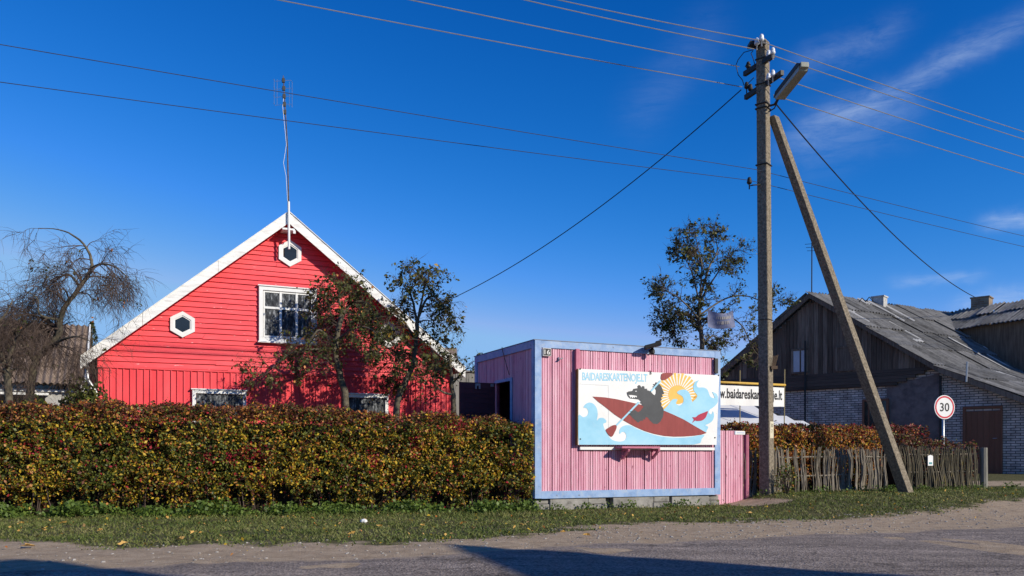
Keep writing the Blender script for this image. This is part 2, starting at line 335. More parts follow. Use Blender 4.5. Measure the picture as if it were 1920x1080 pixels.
# road
def road_mat():
    m = bpy.data.materials.new('worn_asphalt'); m.use_nodes = True; nt = m.node_tree; N = nt.nodes; L = nt.links; p = N['Principled BSDF']
    tc = N.new('ShaderNodeTexCoord')
    v = N.new('ShaderNodeTexVoronoi'); v.inputs['Scale'].default_value = 55; L.new(tc.outputs['Object'], v.inputs['Vector'])
    cr = N.new('ShaderNodeValToRGB'); e = cr.color_ramp.elements
    for pos, c in ((.0,(.085,.066,.052)),(.55,(.150,.119,.094)),(1.,(.38,.315,.26))):
        q = e[0] if pos == 0 else e[1] if pos == 1. else e.new(pos); q.position = pos; q.color = (*c,1)
    L.new(v.outputs['Color'], cr.inputs[0])
    n = N.new('ShaderNodeTexNoise'); n.inputs['Scale'].default_value = 1.3; n.inputs['Detail'].default_value = 9; n.inputs['Roughness'].default_value = .68; L.new(tc.outputs['Object'], n.inputs['Vector'])
    r = N.new('ShaderNodeMapRange'); r.inputs['From Min'].default_value = .3; r.inputs['From Max'].default_value = .7; r.inputs['To Min'].default_value = .72; r.inputs['To Max'].default_value = 1.25; L.new(n.outputs[0], r.inputs[0])
    mx = N.new('ShaderNodeMix'); mx.data_type = 'RGBA'; mx.blend_type = 'MULTIPLY'; mx.inputs[0].default_value = 1; L.new(cr.outputs[0], mx.inputs[6]); L.new(r.outputs[0], mx.inputs[7])
    mpr = N.new('ShaderNodeMapping'); mpr.inputs['Rotation'].default_value = (0,0,R(-22)); mpr.inputs['Scale'].default_value = (.12,1.6,1); L.new(tc.outputs['Object'], mpr.inputs[0])
    ns = N.new('ShaderNodeTexNoise'); ns.inputs['Scale'].default_value = 2.2; ns.inputs['Detail'].default_value = 7; L.new(mpr.outputs[0], ns.inputs['Vector'])
    rs = N.new('ShaderNodeMapRange'); rs.inputs['From Min'].default_value = .3; rs.inputs['From Max'].default_value = .7; rs.inputs['To Min'].default_value = .74; rs.inputs['To Max'].default_value = 1.28; L.new(ns.outputs[0], rs.inputs[0])
    nd = N.new('ShaderNodeTexNoise'); nd.inputs['Scale'].default_value = 2.5; nd.inputs['Detail'].default_value = 6; L.new(tc.outputs['Object'], nd.inputs['Vector'])
    mv = N.new('ShaderNodeMix'); mv.data_type = 'RGBA'; mv.blend_type = 'LINEAR_LIGHT'; mv.inputs[0].default_value = .35; L.new(tc.outputs['Object'], mv.inputs[6]); L.new(nd.outputs['Color'], mv.inputs[7])
    vc = N.new('ShaderNodeTexVoronoi'); vc.feature = 'DISTANCE_TO_EDGE'; vc.inputs['Scale'].default_value = .42; L.new(mv.outputs[2], vc.inputs['Vector'])
    rc_ = N.new('ShaderNodeMapRange'); rc_.inputs['From Max'].default_value = .010; rc_.inputs['To Min'].default_value = .45; L.new(vc.outputs['Distance'], rc_.inputs[0])
    mm = N.new('ShaderNodeMath'); mm.operation = 'MULTIPLY'; L.new(rs.outputs[0], mm.inputs[0]); L.new(rc_.outputs[0], mm.inputs[1])
    mx_ = N.new('ShaderNodeMix'); mx_.data_type = 'RGBA'; mx_.blend_type = 'MULTIPLY'; mx_.inputs[0].default_value = 1; L.new(mx.outputs[2], mx_.inputs[6]); L.new(mm.outputs[0], mx_.inputs[7]); mx = mx_
    # sand blown over the edge
    a = N.new('ShaderNodeAttribute'); a.attribute_name = 'edge'
    n2 = N.new('ShaderNodeTexNoise'); n2.inputs['Scale'].default_value = 6; n2.inputs['Detail'].default_value = 9; n2.inputs['Roughness'].default_value = .75; L.new(tc.outputs['Object'], n2.inputs['Vector'])
    ad = N.new('ShaderNodeMath'); ad.operation = 'ADD'; L.new(a.outputs['Fac'], ad.inputs[0]); L.new(n2.outputs[0], ad.inputs[1])
    r2 = N.new('ShaderNodeMapRange'); r2.inputs['From Min'].default_value = .72; r2.inputs['From Max'].default_value = .98; L.new(ad.outputs[0], r2.inputs[0])
    m2 = N.new('ShaderNodeMix'); m2.data_type = 'RGBA'; m2.inputs[7].default_value = (.39,.30,.205,1); L.new(r2.outputs[0], m2.inputs[0]); L.new(mx.outputs[2], m2.inputs[6])
    L.new(m2.outputs[2], p.inputs['Base Color']); p.inputs['Roughness'].default_value = .9; p.inputs['Specular IOR Level'].default_value = .2
    b = N.new('ShaderNodeBump'); b.inputs['Strength'].default_value = .6; b.inputs['Distance'].default_value = .012; L.new(v.outputs['Distance'], b.inputs['Height']); L.new(b.outputs[0], p.inputs['Normal'])
    return m
rco = []; redge = []
rx = np.concatenate([np.arange(-90, -9, 3.), np.arange(-9, 14, .07), np.arange(14, 130, 3.)])
offs = [0, .05, .15, .4, .8, 1.4, 2.2, 3.4, 5.0, 6.6]
for x in rx:
    e = interp(RB, x)+.10*noise.noise(Vector((x*1.6, 0, 2)))+.07*noise.noise(Vector((x*7, 0, 8)))
    for k, o_ in enumerate(offs):
        rco.append((x+o_*.40, e-o_, gh(x, e)+.004+.010*sm(o_/.15))); redge.append(max(0, 1-o_/.45)*.42)
k = len(offs); n = len(rx)
ii, jj = np.meshgrid(np.arange(n-1), np.arange(k-1)); b0 = (ii*k+jj).ravel()
r_o = mesh_np('road', np.array(rco), np.stack([b0, b0+1, b0+k+1, b0+k], 1), [road_mat()])
ra = r_o.data.attributes.new('edge', 'FLOAT', 'POINT'); ra.data.foreach_set('value', np.array(redge, dtype=np.float32))
tag(r_o, 'worn grey asphalt road with sandy edge', 'road', kind='structure')

# ------------------------------------------------------------------ leaves and grass clouds
def leaf_cloud(P, size, up_bias=.3, aspect=.6, out=None):
    """one folded leaf (two triangles -> one kite) per point; returns coords and faces"""
    n = len(P); a = rng.normal(size=(n,3)); a[:,2] += up_bias
    if out is not None: a += out
    a /= np.linalg.norm(a, axis=1)[:,None]
    t = rng.normal(size=(n,3)); t -= a*(t*a).sum(1)[:,None]; t /= np.linalg.norm(t, axis=1)[:,None]
    b = np.cross(a, t); s = (size*rng.uniform(.55, 1.45, n)*rng.choice([.85,1.,1.25], n))[:,None] if np.isscalar(size) else size[:,None]
    v0 = P-t*s*.5; v2 = P+t*s*.5; v1 = P+b*s*aspect*.5+a*s*.10; v3 = P-b*s*aspect*.5+a*s*.10
    co = np.stack([v0,v1,v2,v3],1).reshape(-1,3); f = np.arange(n*4).reshape(n,4)
    return co, f
def grass_patch():
    C = []; n = 0
    P = []
    for _ in range(250000):
        x = random.uniform(-8.5, 13.5); y = random.uniform(7.6, 19.2)
        if abs(x) > .68*y+1.0: continue
        # keep in front of hedge / kiosk / fence
        lim = 13.15+.15*(x+7.8) if x < .3 else 14.34+.452*(x-.39) if x < 4.0 else 16.9+.452*(x-4.5)
        if x > 12.4: lim = 21
        if y > lim: continue
        g = grassiness(x, y)
        if random.random() > g**1.3*(.66+.5*noise.noise(Vector((x*1.5, y*1.5, 4)))): continue
        P.append((x, y, gh(x, y)))
    P = np.array(P); n = len(P)
    h = rng.uniform(.012, .042, n); nearw = np.array([1+1.6*sm((y-(12.6 if x < .3 else 14.0+.45*(x-.4) if x < 4 else 15.9+.45*(x-4.5)))/.7)*random.random() for x, y, z in P]); h *= nearw
    an = rng.uniform(0, 2*np.pi, n); w = .007*(1+rng.random(n)); lean = rng.normal(0, .75, (n,2))*h[:,None]
    dx = np.cos(an)*w; dy = np.sin(an)*w
    v0 = P+np.stack([-dx,-dy,np.zeros(n)],1); v1 = P+np.stack([dx,dy,np.zeros(n)],1); v2 = P+np.stack([lean[:,0],lean[:,1],h],1)
    co = np.stack([v0,v1,v2],1).reshape(-1,3)
    o = mesh_np('grass', co, np.arange(n*3).reshape(n,3), [GRASS]); tag(o, 'short patchy autumn grass on the roadside verge', 'grass', kind='stuff')
grass_patch()
def pebbles():
    m = MB()
    for _ in range(1300):
        x = random.uniform(-5, 9); lo = interp(RB, x); hi = interp(GB, x)+.5
        y = random.uniform(lo, hi)
        if x < 0.5 and random.random() < .6: continue
        r = random.uniform(.006, .02)*(1.4 if random.random() < .08 else 1)
        m.lathe((x, y, gh(x,y)), [(r*.6,-r*.3),(r,r*.15),(r*.55,r*.6)], 5, Matrix.Rotation(random.random()*6,4,'Z') @ Matrix.Diagonal((1,random.uniform(.6,1),1,1)))
    tag(m.build('gravel', STONE), 'loose pebbles along the sandy road edge', 'gravel', kind='stuff')
pebbles()
LEAFPOS = [((53,1028),.17),((40,985),.10),((119,985),.12),((83,997),.07),((188,998),.08),((232,1023),.12),((366,971),.09),((340,1015),.11),((362,1004),.11),((449,981),.06),((712,990),.10),((660,1004),.10),((792,990),.08),((976,988),.08),((1055,1003),.09),((885,994),.08),((1172,968),.09),((1100,1008),.11),((1358,974),.08),((1022,977),.08)]
for (px, py), s in LEAFPOS:
    x, y = gnd(px, py); z = gh(x, y)
    m = MB(); n = 10; pts = []
    for k in range(n):
        a = 2*math.pi*k/n; rr = s*.5*(.55+.45*abs(math.cos(a*2.5)))*random.uniform(.8,1.15)
        pts.append((rr*math.cos(a), rr*.8*math.sin(a), .022+.022*abs(math.sin(a))+random.uniform(0,.012)))
    m.add([(0,0,.03)]+pts, [(0,1+k,1+(k+1)%n) for k in range(n)])
    o = m.build('fallen_leaf', DEADLEAF); o.location = (x, y, z); o.rotation_euler = (random.uniform(-.3,.3), random.uniform(-.3,.3), random.random()*6)
    tag(o, 'curled yellow brown leaf fallen on the roadside verge', 'leaf', 'fallen leaves on the verge')
def litter():
    P = []
    for _ in range(900):
        x = random.uniform(-8, 11); y = random.uniform(interp(RB, x)+.2, 13.3+.12*(x+7.8) if x < .3 else 14.2+.452*(x-.39))
        if random.random() > grassiness(x, y)+.08: continue
        P.append((x, y, gh(x, y)+random.uniform(.012,.045)))
    co, f = leaf_cloud(np.array(P), .038, 1.6, .7)
    tag(mesh_np('leaf_litter', co, f, [DEADLEAF, HO, HY_], rng.choice(3, len(P), p=[.5,.2,.3])), 'scattered small autumn leaves on the verge grass', 'leaf litter', kind='stuff')
litter()
x, y = gnd(682, 980); m = MB(); m.lathe((0,0,.02), [(.02,-.02),(.04,.0),(.035,.025),(.012,.04)], 6, Matrix.Diagonal((1.3,.8,1,1)))
o = m.build('crumpled_paper', WHITE); o.location = (x, y, gh(x,y)); tag(o, 'small crumpled white paper lying in the grass below the hedge', 'litter')

# ------------------------------------------------------------------ hedges and bushes
def hedge(name, label, A, B, z_of, thick, dens, colour_of, z0=.07, leaf=.05, lump=.10, nstem=60, stemh=.5, clip=None, cend=1.):
    """A, B: ends of the front foot line; z_of(t): top height; colour_of(P,t) -> material index"""
    A = Vector(A); B = Vector(B); d = (B-A); Ln = d.length; d.normalize(); nrm = Vector((-d.y, d.x))
    root = empty(name, (A.x, A.y, 0), label, 'hedge')
    P = []; O = []
    n = int(dens*Ln)
    while len(P) < n:
        t = random.random(); top = z_of(t); h = (top-z0)/2; w = thick/2
        # rounded-box section: front face, top, back
        k_ = random.random(); rc = .30
        if k_ < .60: cx, cz = -1, random.uniform(-1,1)
        elif k_ < .86: cx, cz = random.uniform(-1,.9), 1
        else: cx, cz = 1, random.uniform(.1,1)
        if abs(cx) > 1-rc and cz > 1-rc*.8:      # round the top edges
            vx, vz = (abs(cx)-(1-rc))/rc, (cz-(1-rc*.8))/(rc*.8); l_ = math.hypot(vx, vz)
            if l_ > 1: cx = math.copysign(1-rc+rc*vx/l_, cx); cz = 1-rc*.8+rc*.8*vz/l_
        if cz < -.55: cx *= 1-.35*((-.55-cz)/.45)
        s = Ln*t; f = 1-abs(random.gauss(0, .10))
        q = Vector((s*1.9, cx*1.5, cz*2.2)); l = 1+lump*noise.noise(q*.9)+lump*1.25*noise.noise(q*2.3)+lump*.8*noise.noise(q*5.5)
        gap = noise.noise(Vector((s*2.6, cz*3.0, 7.)))+.5*noise.noise(Vector((s*6., cz*6.0, 17.)))
        if noise.noise(q*1.25+Vector((5,5,5))) < -.18 and random.random() < .5 and cz < .9: continue
        if gap < -.26 and random.random() < .85: f -= random.uniform(.12,.34)
        if cz < -.62 and noise.noise(Vector((s*3.1, 0, 3.))) > .0 and random.random() < .8: continue
        zz = (z0+h)+h*cz*f*l
        if cz > .75: zz += .03*noise.noise(Vector((s*5, cx*3, 1)))+(random.uniform(0,.08) if noise.noise(Vector((s*9, cx*5, 4))) > .3 and random.random() < .12 else 0)
        yy = w+w*cx*f*l
        p2 = A+d*s+nrm*yy
        if clip and clip(p2.x, p2.y): continue
        P.append((p2.x-A.x, p2.y-A.y, zz)); O.append((nrm.x*cx*.7, nrm.y*cx*.7, .5*max(0,cz)))
    P = np.array(P); O = np.array(O)
    mi = np.array([colour_of(p) for p in P])
    co, f = leaf_cloud(P, leaf, .25, .62, O)
    mesh_np('foliage', co, f, [HG, HY_, HO, HM, HC], mi, root)
    m = MB()      # solid near-black core in place of twigs, added to block light through the leaves
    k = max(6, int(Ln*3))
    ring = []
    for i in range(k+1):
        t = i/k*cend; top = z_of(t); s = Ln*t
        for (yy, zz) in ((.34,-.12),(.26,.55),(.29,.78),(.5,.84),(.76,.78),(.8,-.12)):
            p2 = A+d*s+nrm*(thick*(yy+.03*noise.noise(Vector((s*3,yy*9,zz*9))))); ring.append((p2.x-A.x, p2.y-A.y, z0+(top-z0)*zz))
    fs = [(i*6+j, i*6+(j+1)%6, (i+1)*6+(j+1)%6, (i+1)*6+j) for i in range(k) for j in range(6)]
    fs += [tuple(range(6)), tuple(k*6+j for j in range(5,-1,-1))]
    m.add(ring, fs); m.build('dark_core', COREC, root)
    m = MB()
    for _ in range(nstem):
        s = random.uniform(.02,.98)*Ln; b = A+d*s+nrm*(thick*random.uniform(.08,.5)); tp = b+d*random.uniform(-.12,.12)+nrm*random.uniform(-.08,.1)
        m.tube([(b.x-A.x,b.y-A.y,0),((b.x+tp.x)/2-A.x+random.uniform(-.03,.03),(b.y+tp.y)/2-A.y,stemh*.5),(tp.x-A.x,tp.y-A.y,stemh)], [.012,.009,.006], 4)
    st_ = m.build('stems', TWIG, root); st_['kind'] = 'stuff'
    return root
def pxof(p, A): # picture column of a hedge point, used only to choose leaf colour patches
    return CX+F*(p[0]+A[0])/(p[1]+A[1]), HY-F*(p[2]-EYE)/(p[1]+A[1])
def in_kiosk(x, y): q = Vector((x-.39, y-14.5)); return q.dot(Vector((.911,.412))) > -.03 and q.dot(Vector((-.412,.911))) > -.04
HA, HB = (-9.6, 12.75), (.37, 14.34)
CRIM = [((480,850),30,28),((780,838),14,30),((700,860),12,22),((860,800),30,14),((395,858),22,12),((250,795),25,18),((280,830),25,12),((440,858),20,14),((60,845),18,18)]
def hcol(p):
    px, py = pxof(p, HA); v = noise.noise(Vector((p[0]*1.1, p[2]*1.6, 2)))+.6*noise.noise(Vector((p[0]*3.5, p[2]*3.5, 8)))
    tz = sm((p[2]-1.28)/.42); r = random.random()
    for (cx, cy), sx, sy in CRIM:
        e = ((px-cx)/sx)**2+((py-cy)/sy)**2
        if e < 1 and random.random() < .38*(1-e*.6): return 4
    if random.random() < .012: return 4
    yel = .24+.26*v; 
    if tz > .3 and r < tz*.66: return 3 if random.random() < .8 else 2
    r = random.random()
    yel = max(.07, yel)
    if r < yel*(1-.55*tz): return 1
    if r < yel+.08+.08*v: return 2
    if r < yel+.08+.08*v+.09: return 3
    return 4 if random.random() < .03 else 0
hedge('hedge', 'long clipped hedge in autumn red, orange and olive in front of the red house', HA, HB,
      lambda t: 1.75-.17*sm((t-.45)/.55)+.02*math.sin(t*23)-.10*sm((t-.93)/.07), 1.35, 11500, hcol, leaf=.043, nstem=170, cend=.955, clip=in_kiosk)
def weeds():
    P = []; S = []
    for _ in range(900):
        t = random.random(); x = HA[0]+(HB[0]-HA[0])*t; y = HA[1]+(HB[1]-HA[1])*t-random.uniform(-.10,.46) 
        dn = noise.noise(Vector((x*1.6, 0, 5)))
        if random.random() > .62+dn*1.1: continue
        h = random.uniform(.05,.20)*(1+.8*dn)
        for _ in range(random.randint(10,22)):
            P.append((x+random.gauss(0,.07), y+random.gauss(0,.06), max(.015, random.uniform(.1,1)*h))); S.append(random.uniform(.035,.08))
    for x0, x1, y0, ky, cnt in ((.4,3.9,14.42,.452,150),(4.6,12,16.5,.452,160)):
        for _ in range(cnt):
            x = random.uniform(x0,x1); y = y0+ky*(x-x0)-abs(random.gauss(0,.10)); dn = noise.noise(Vector((x*2.6, 0, 1)))
            if random.random() > .4+dn: continue
            h = random.uniform(.05,.16)
            for _ in range(14): P.append((x+random.gauss(0,.05), y+random.gauss(0,.04), gh(x,y)+max(.01, random.uniform(.1,1)*h))); S.append(random.uniform(.025,.055))
    P = np.array(P); co, f = leaf_cloud(P, np.array(S), .8, .75)
    tag(mesh_np('weeds', co, f, [WEED]), 'green leafy weeds growing along the foot of the hedge and fences', 'weeds', kind='stuff')
weeds()
def hcol2(p):
    r = random.random(); tz = sm((p[2]-1.2)/.35)
    if r < .22+.20*tz: return 3
    if r < .62: return 2
    if r < .80-.08*tz: return 1
    if r < .82: return 4
    return 0
def fpt(s, off=0): p = FENCE0+U*s-NOUT*off; return (p.x, p.y)
hedge('hedge', 'orange brown clipped hedge behind the stick fence and the utility pole', fpt(.15,.22), fpt(4.25,.22), lambda t: 1.58-.04*t+.02*math.sin(t*17), .95, 5200, hcol2, z0=.25, leaf=.046, nstem=60, stemh=.9)
def hcol3(p): return 3 if random.random() < .62 else random.choice((2,0,3,4))
hedge('hedge', 'dark red hedge farther back against the grey brick wall', (7.0,21.6), (11.2,22.9), lambda t: 1.72+.05*math.sin(t*9), 1.0, 2600, hcol3, z0=.25, leaf=.06, nstem=20)
hedge('hedge', 'low dark bush behind the shaded mossy stick fence below the speed sign', fpt(4.9,.35), fpt(7.2,.3), lambda t: 1.42-.22*t+.05*math.sin(t*14), .8, 1500, lambda p: 3 if random.random() < .75 else 0, z0=.2, leaf=.05, nstem=15)
def bush(name, label, c, rx, ry, rz, n, leaf, mats, wts):
    root = empty(name, c, label, 'bush'); P = []
    while len(P) < n:
        v = np.array([random.gauss(0,1) for _ in range(3)]); v /= np.linalg.norm(v)
        r = 1-abs(random.gauss(0,.22)); l = 1+.25*noise.noise(Vector(v)*2.2)
        p = v*r*l*np.array([rx,ry,rz]); p[2] += rz
        if p[2] > 0: P.append(p)
    co, f = leaf_cloud(np.array(P), leaf, .4)
    mesh_np('foliage', co, f, mats, rng.choice(len(mats), n, p=wts), root)
    m = MB()
    for _ in range(9): m.tube([(0,0,0),(random.uniform(-.5,.5)*rx,random.uniform(-.5,.5)*ry,rz),(random.uniform(-.8,.8)*rx,random.uniform(-.8,.8)*ry,rz*1.6)],[.02,.012,.005],4)
    m.each('stem', TWIG, root)
bush('bush', 'round dark green bush at the left corner of the red house', (-8.75,17.4,0), .66, .55, 1.24, 4600, .085, [LEAFD, HG], [.5,.5])
bush('bush', 'pale yellow green bush between the two bare trees', (-10.3,18.6,0), .45, .4, 1.1, 900, .08, [LEAFY, WEED], [.35,.65])
bush('bush', 'small green bush behind the stick fence by the utility pole', (5.25,16.35,.15), .22, .14, .33, 420, .04, [WEED, LEAFO, LEAFY], [.5,.38,.12])

# ------------------------------------------------------------------ trees
def grow(m, P, d, ln, r, lev, opt, tips):
    seg = opt['seg'][lev]; pts = [Vector(P)]; d = Vector(d).normalized(); rad = [r]
    for i in range(seg):
        d = (d+Vector((random.gauss(0,1),random.gauss(0,1),random.gauss(0,1)))*opt['wob'][lev]+Vector((0,0,opt['grav'][lev]))).normalized()
        pts.append(pts[-1]+d*(ln/seg)); rad.append(r*(1-(i+1)/seg*.75))
    m.tube(pts, rad, 5 if lev == 0 else 4 if lev == 1 else 3, cap=False)
    if lev+1 < len(opt['n']):
        for _ in range(opt['n'][lev+1]):
            k = random.uniform(opt.get('from',.2), 1)*(seg); i = min(int(k), seg-1); f = k-i
            q = pts[i].lerp(pts[i+1], f); t = (pts[i+1]-pts[i]).normalized()
            a = Vector((random.gauss(0,1),random.gauss(0,1),random.gauss(0,1))); a = (a-t*a.dot(t)).normalized()
            nd = t*opt['fwd']+a*opt['side']
            grow(m, q, nd, opt['len'][lev+1]*random.uniform(.55,1.3), max(rad[i]*.6, opt.get('rmin',.004)) if lev else max(rad[i]*.45, opt.get('rmin',.006)), lev+1, opt, tips)
    if lev >= opt['leaflev']: tips.append(pts)
def tree(name, label, cat, base, limbs, opt, leafn, leafs, mats, wts, gx=None):
    """limbs: list of (points, r0, r1) main wood; first is the trunk"""
    root = empty(name, base, label, cat); B = Vector(base)
    w = MB(); tw = MB(); tips = []
    for j, (pts, r0, r1, *nn) in enumerate(limbs):
        pts = [Vector(p)-B for p in pts]; fine = []
        for a in range(len(pts)-1):      # Catmull-Rom
            p0 = pts[max(a-1,0)]; p1 = pts[a]; p2 = pts[a+1]; p3 = pts[min(a+2,len(pts)-1)]
            for q in range(5):
                t = q/5; fine.append(.5*((2*p1)+(p2-p0)*t+(2*p0-5*p1+4*p2-p3)*t*t+(3*p1-p0-3*p2+p3)*t**3)+Vector((random.gauss(0,1),random.gauss(0,1),0))*r0*.10)
        fine.append(pts[-1]); n = len(fine)
        w.tube(fine, [r0+(r1-r0)*i/(n-1) for i in range(n)], 8)
        if opt['n'][0] and (j > 0 or opt.get('trunkbr')):
            for _ in range((nn[0] if nn else opt['n'][0]) if j else opt['trunkbr']):
                k = random.uniform(.15 if j else .6, 1)*(n-1); i = min(int(k), n-2)
                t = (fine[i+1]-fine[i]).normalized(); a = Vector((random.gauss(0,1),random.gauss(0,1),random.gauss(0,.8)+opt.get('zb',0))); a = (a-t*a.dot(t)).normalized()
                grow(tw, fine[i], t*opt['fwd']+a*opt['side'], opt['len'][0]*random.uniform(.5,1.25), max(.006,(r0+(r1-r0)*i/n)*.45), 0, opt, tips)
    w.build('trunk', BARK, root, smooth=True); tw.build('branches', TWIG, root)
    if leafn:
        P = []; 
        while len(P) < leafn:
            pts = random.choice(tips); k = random.uniform(.1,1)*(len(pts)-1); i = min(int(k), len(pts)-2)
            p = pts[i].lerp(pts[i+1], k-i)
            for _ in range(min(random.choice((1,3,4,6,8)), leafn-len(P))):
                P.append(p+Vector((random.gauss(0,1),random.gauss(0,1),random.gauss(0,1)-.4))*leafs*.62)
        P = np.array(P); co, f = leaf_cloud(P, leafs, .1, .6)
        mesh_np('crown', co, f, mats, rng.choice(len(mats), leafn, p=wts), root)
    return root
def L_(D, *pp):  # limb through picture points with its own depths
    return [at(px, py, D+(dz[0] if dz else 0)) for px, py, *dz in pp]
OPT_APPLE = dict(n=[10,6,4], len=[.62,.42,.26], seg=[6,4,3], wob=[.22,.25,.3], grav=[-.02,-.04,-.05], fwd=.75, side=.8, leaflev=1, trunkbr=5)
D = 21.1
tree('apple_tree', 'leafy apple tree with leaning trunk in front of the red house attic window', 'tree', (at(655,765,D).x, D, 0), [
    ([(at(660,800,D).x,D,-.05)]+L_(D,(648,755),(637,700),(629,660),(634,620),(640,580)), .10, .055),
    (L_(D,(629,660),(612,630,-.3),(595,620,-.4),(575,650,-.5),(560,680,-.4)), .04, .01),
    (L_(D,(631,655),(595,655,-.4),(550,660,-.5),(510,690,-.6),(490,710,-.6)), .04, .008),
    (L_(D,(634,620),(650,580,.2),(672,565,.3),(700,575,.3),(722,610,.2)), .045, .01),
    (L_(D,(640,580),(635,560),(640,540,.1),(655,530,.1)), .035, .008),
    (L_(D,(630,640),(665,615,-.4),(700,620,-.6),(722,660,-.6)), .035, .008),
    (L_(D,(634,620),(620,585,.3),(615,560,.2),(635,545,.1)), .03, .008), (L_(D,(640,590),(665,570,.3),(690,600,.4),(705,640,.4)), .03, .008)],
    dict(OPT_APPLE, grav=[-.14,-.14,-.14]), 5000, .080, [LEAFD, LEAFO, HO], [.52,.44,.04])
D = 21.2
tree('apple_tree', 'leafy apple tree with curved trunk before the white right roof edge', 'tree', (at(742,765,D).x, D, 0), [
    ([(at(732,800,D).x,D,-.05)]+L_(D,(744,762),(758,720),(772,690),(779,650),(783,600)), .085, .05),
    (L_(D,(783,610),(775,570),(770,545,.1),(790,525,.2)), .04, .008),
    (L_(D,(783,600),(800,560,-.2),(820,560,-.2),(838,585,-.2),(846,620,-.2)), .035, .006),
    (L_(D,(780,640),(755,600,-.3),(735,590,-.3),(722,620,-.3)), .035, .008),
    (L_(D,(779,650),(800,640,-.4),(815,670,-.4),(825,700,-.4)), .03, .006),
    (L_(D,(776,670),(755,660,.4),(740,680,.4),(735,700,.4)), .028, .006),
    (L_(D,(783,600),(795,540),(790,520),(775,530)), .03, .006)],
    dict(OPT_APPLE, len=[.55,.4,.26], grav=[-.13,-.14,-.14]), 4100, .080, [LEAFD, LEAFO, LEAFY], [.42,.51,.07])
D = 22.3
tree('apple_tree', 'small gnarled apple tree at the right corner of the red house', 'tree', (at(850,770,D).x, D, 0), [
    ([(at(850,800,D).x,D,-.05)]+L_(D,(850,765),(848,730),(845,690),(842,665)), .08, .035),
    (L_(D,(850,740),(830,735,-.2),(815,720,-.3),(808,700,-.3)), .035, .008),
    (L_(D,(848,720),(865,700),(880,690),(893,695)), .03, .006),
    (L_(D,(846,700),(825,690,.1),(812,680,.1)), .025, .006)],
    dict(OPT_APPLE, len=[.55,.35,.2], n=[6,4,3]), 900, .07, [LEAFD, LEAFO], [.6,.4])
D = 19.0
tree('apple_tree', 'round apple tree holding a faded flag behind the pink kiosk', 'tree', (at(1318,660,D).x, D, .1), [
    ([(at(1322,860,D).x,D,.05)]+L_(D,(1320,740),(1317,655),(1312,600),(1312,560)), .075, .035),
    (L_(D,(1312,570),(1300,520),(1288,490,.2),(1272,462,.3)), .022, .004),
    (L_(D,(1312,560),(1316,500),(1310,470),(1304,440)), .022, .004),
    (L_(D,(1312,565),(1340,520,-.3),(1362,490,-.4),(1398,445,-.4)), .022, .004),
    (L_(D,(1313,590),(1360,560,.3),(1400,555,.3),(1440,570,.3),(1452,560,.3)), .022, .004),
    (L_(D,(1313,600),(1280,565,-.3),(1255,548,-.4),(1232,540,-.4)), .022, .004),
    (L_(D,(1314,610),(1275,585,.3),(1255,600,.4),(1238,606,.4)), .03, .005),
    (L_(D,(1314,600),(1355,590,-.4),(1390,610,-.5),(1410,650,-.5),(1425,670,-.5)), .022, .004),
    (L_(D,(1315,625),(1290,600,.4),(1268,600,.5),(1265,640,.5)), .028, .005),
    (L_(D,(1316,650),(1335,630,.3),(1350,640,.3),(1345,655,.3)), .025, .005),
    (L_(D,(1312,560),(1330,500,.4),(1345,470,.5),(1340,440,.5)), .03, .005)],
    dict(OPT_APPLE, n=[13,6,4], len=[.38,.26,.16], trunkbr=10, grav=[.0,-.02,-.03], fwd=.9), 6800, .060, [LEAFD, LEAFO], [.4,.6])
OPT_BARE = dict(n=[15,8,6], len=[.62,.56,.40], zb=-.6, rmin=.0035, seg=[7,6,4], wob=[.16,.13,.15], grav=[-.15,-.20,-.20], fwd=.7, side=.85, leaflev=2, trunkbr=6)
D = 17.0
tree('bare_tree', 'bare drooping tree with long arching limb beside the red house', 'tree', (at(55,760,D).x, D, 0), [
    ([(at(52,820,D).x,D,-.05)]+L_(D,(56,752),(62,700),(70,672),(90,652),(110,625),(112,600)), .085, .06),
    (L_(D,(112,605),(122,575),(145,545),(165,515),(172,500),(169,480),(160,462),(138,442),(108,430),(72,428)), .055, .006),
    (L_(D,(168,505),(190,495,-.2),(215,500,-.3),(240,520,-.4)), .03, .006),
    (L_(D,(150,540),(130,515,.3),(105,525,.4),(80,550,.4)), .03, .006),
    (L_(D,(80,660),(110,640,-.3),(143,631,-.5),(170,640,-.6)), .04, .006, 6),
    (L_(D,(68,680),(40,640,-.3),(20,610,-.4),(-10,600,-.4)), .05, .008),
    (L_(D,(110,625),(85,600,.3),(55,590,.5),(20,575,.5)), .04, .006),
    (L_(D,(112,600),(75,590,-.3),(70,560,-.3),(45,545,-.3)), .03, .006),
    (L_(D,(90,652),(120,650,.4),(140,655,.4)), .025, .006, 4)],
    OPT_BARE, 260, .06, [LEAFO, HO, LEAFD], [.5,.2,.3])
D = 16.0
tree('bare_tree', 'bare tree with dark crooked trunk at the far left edge', 'tree', (at(14,760,D).x, D, 0), [
    ([(at(16,820,D).x,D,-.05)]+L_(D,(16,752),(14,710),(12,690),(-10,650)), .08, .06),
    (L_(D,(12,690),(25,650),(40,620),(65,600,-.3)), .05, .006),
    (L_(D,(0,670),(-15,620),(10,590),(25,560)), .05, .006),
    (L_(D,(13,700),(30,690,.3),(45,690,.4)), .03, .006, 5),
    (L_(D,(-10,650),(-30,600),(-40,560),(-20,530)), .05, .006)],
    dict(OPT_BARE, n=[10,7,4]), 160, .06, [LEAFO, LEAFD], [.5,.5])

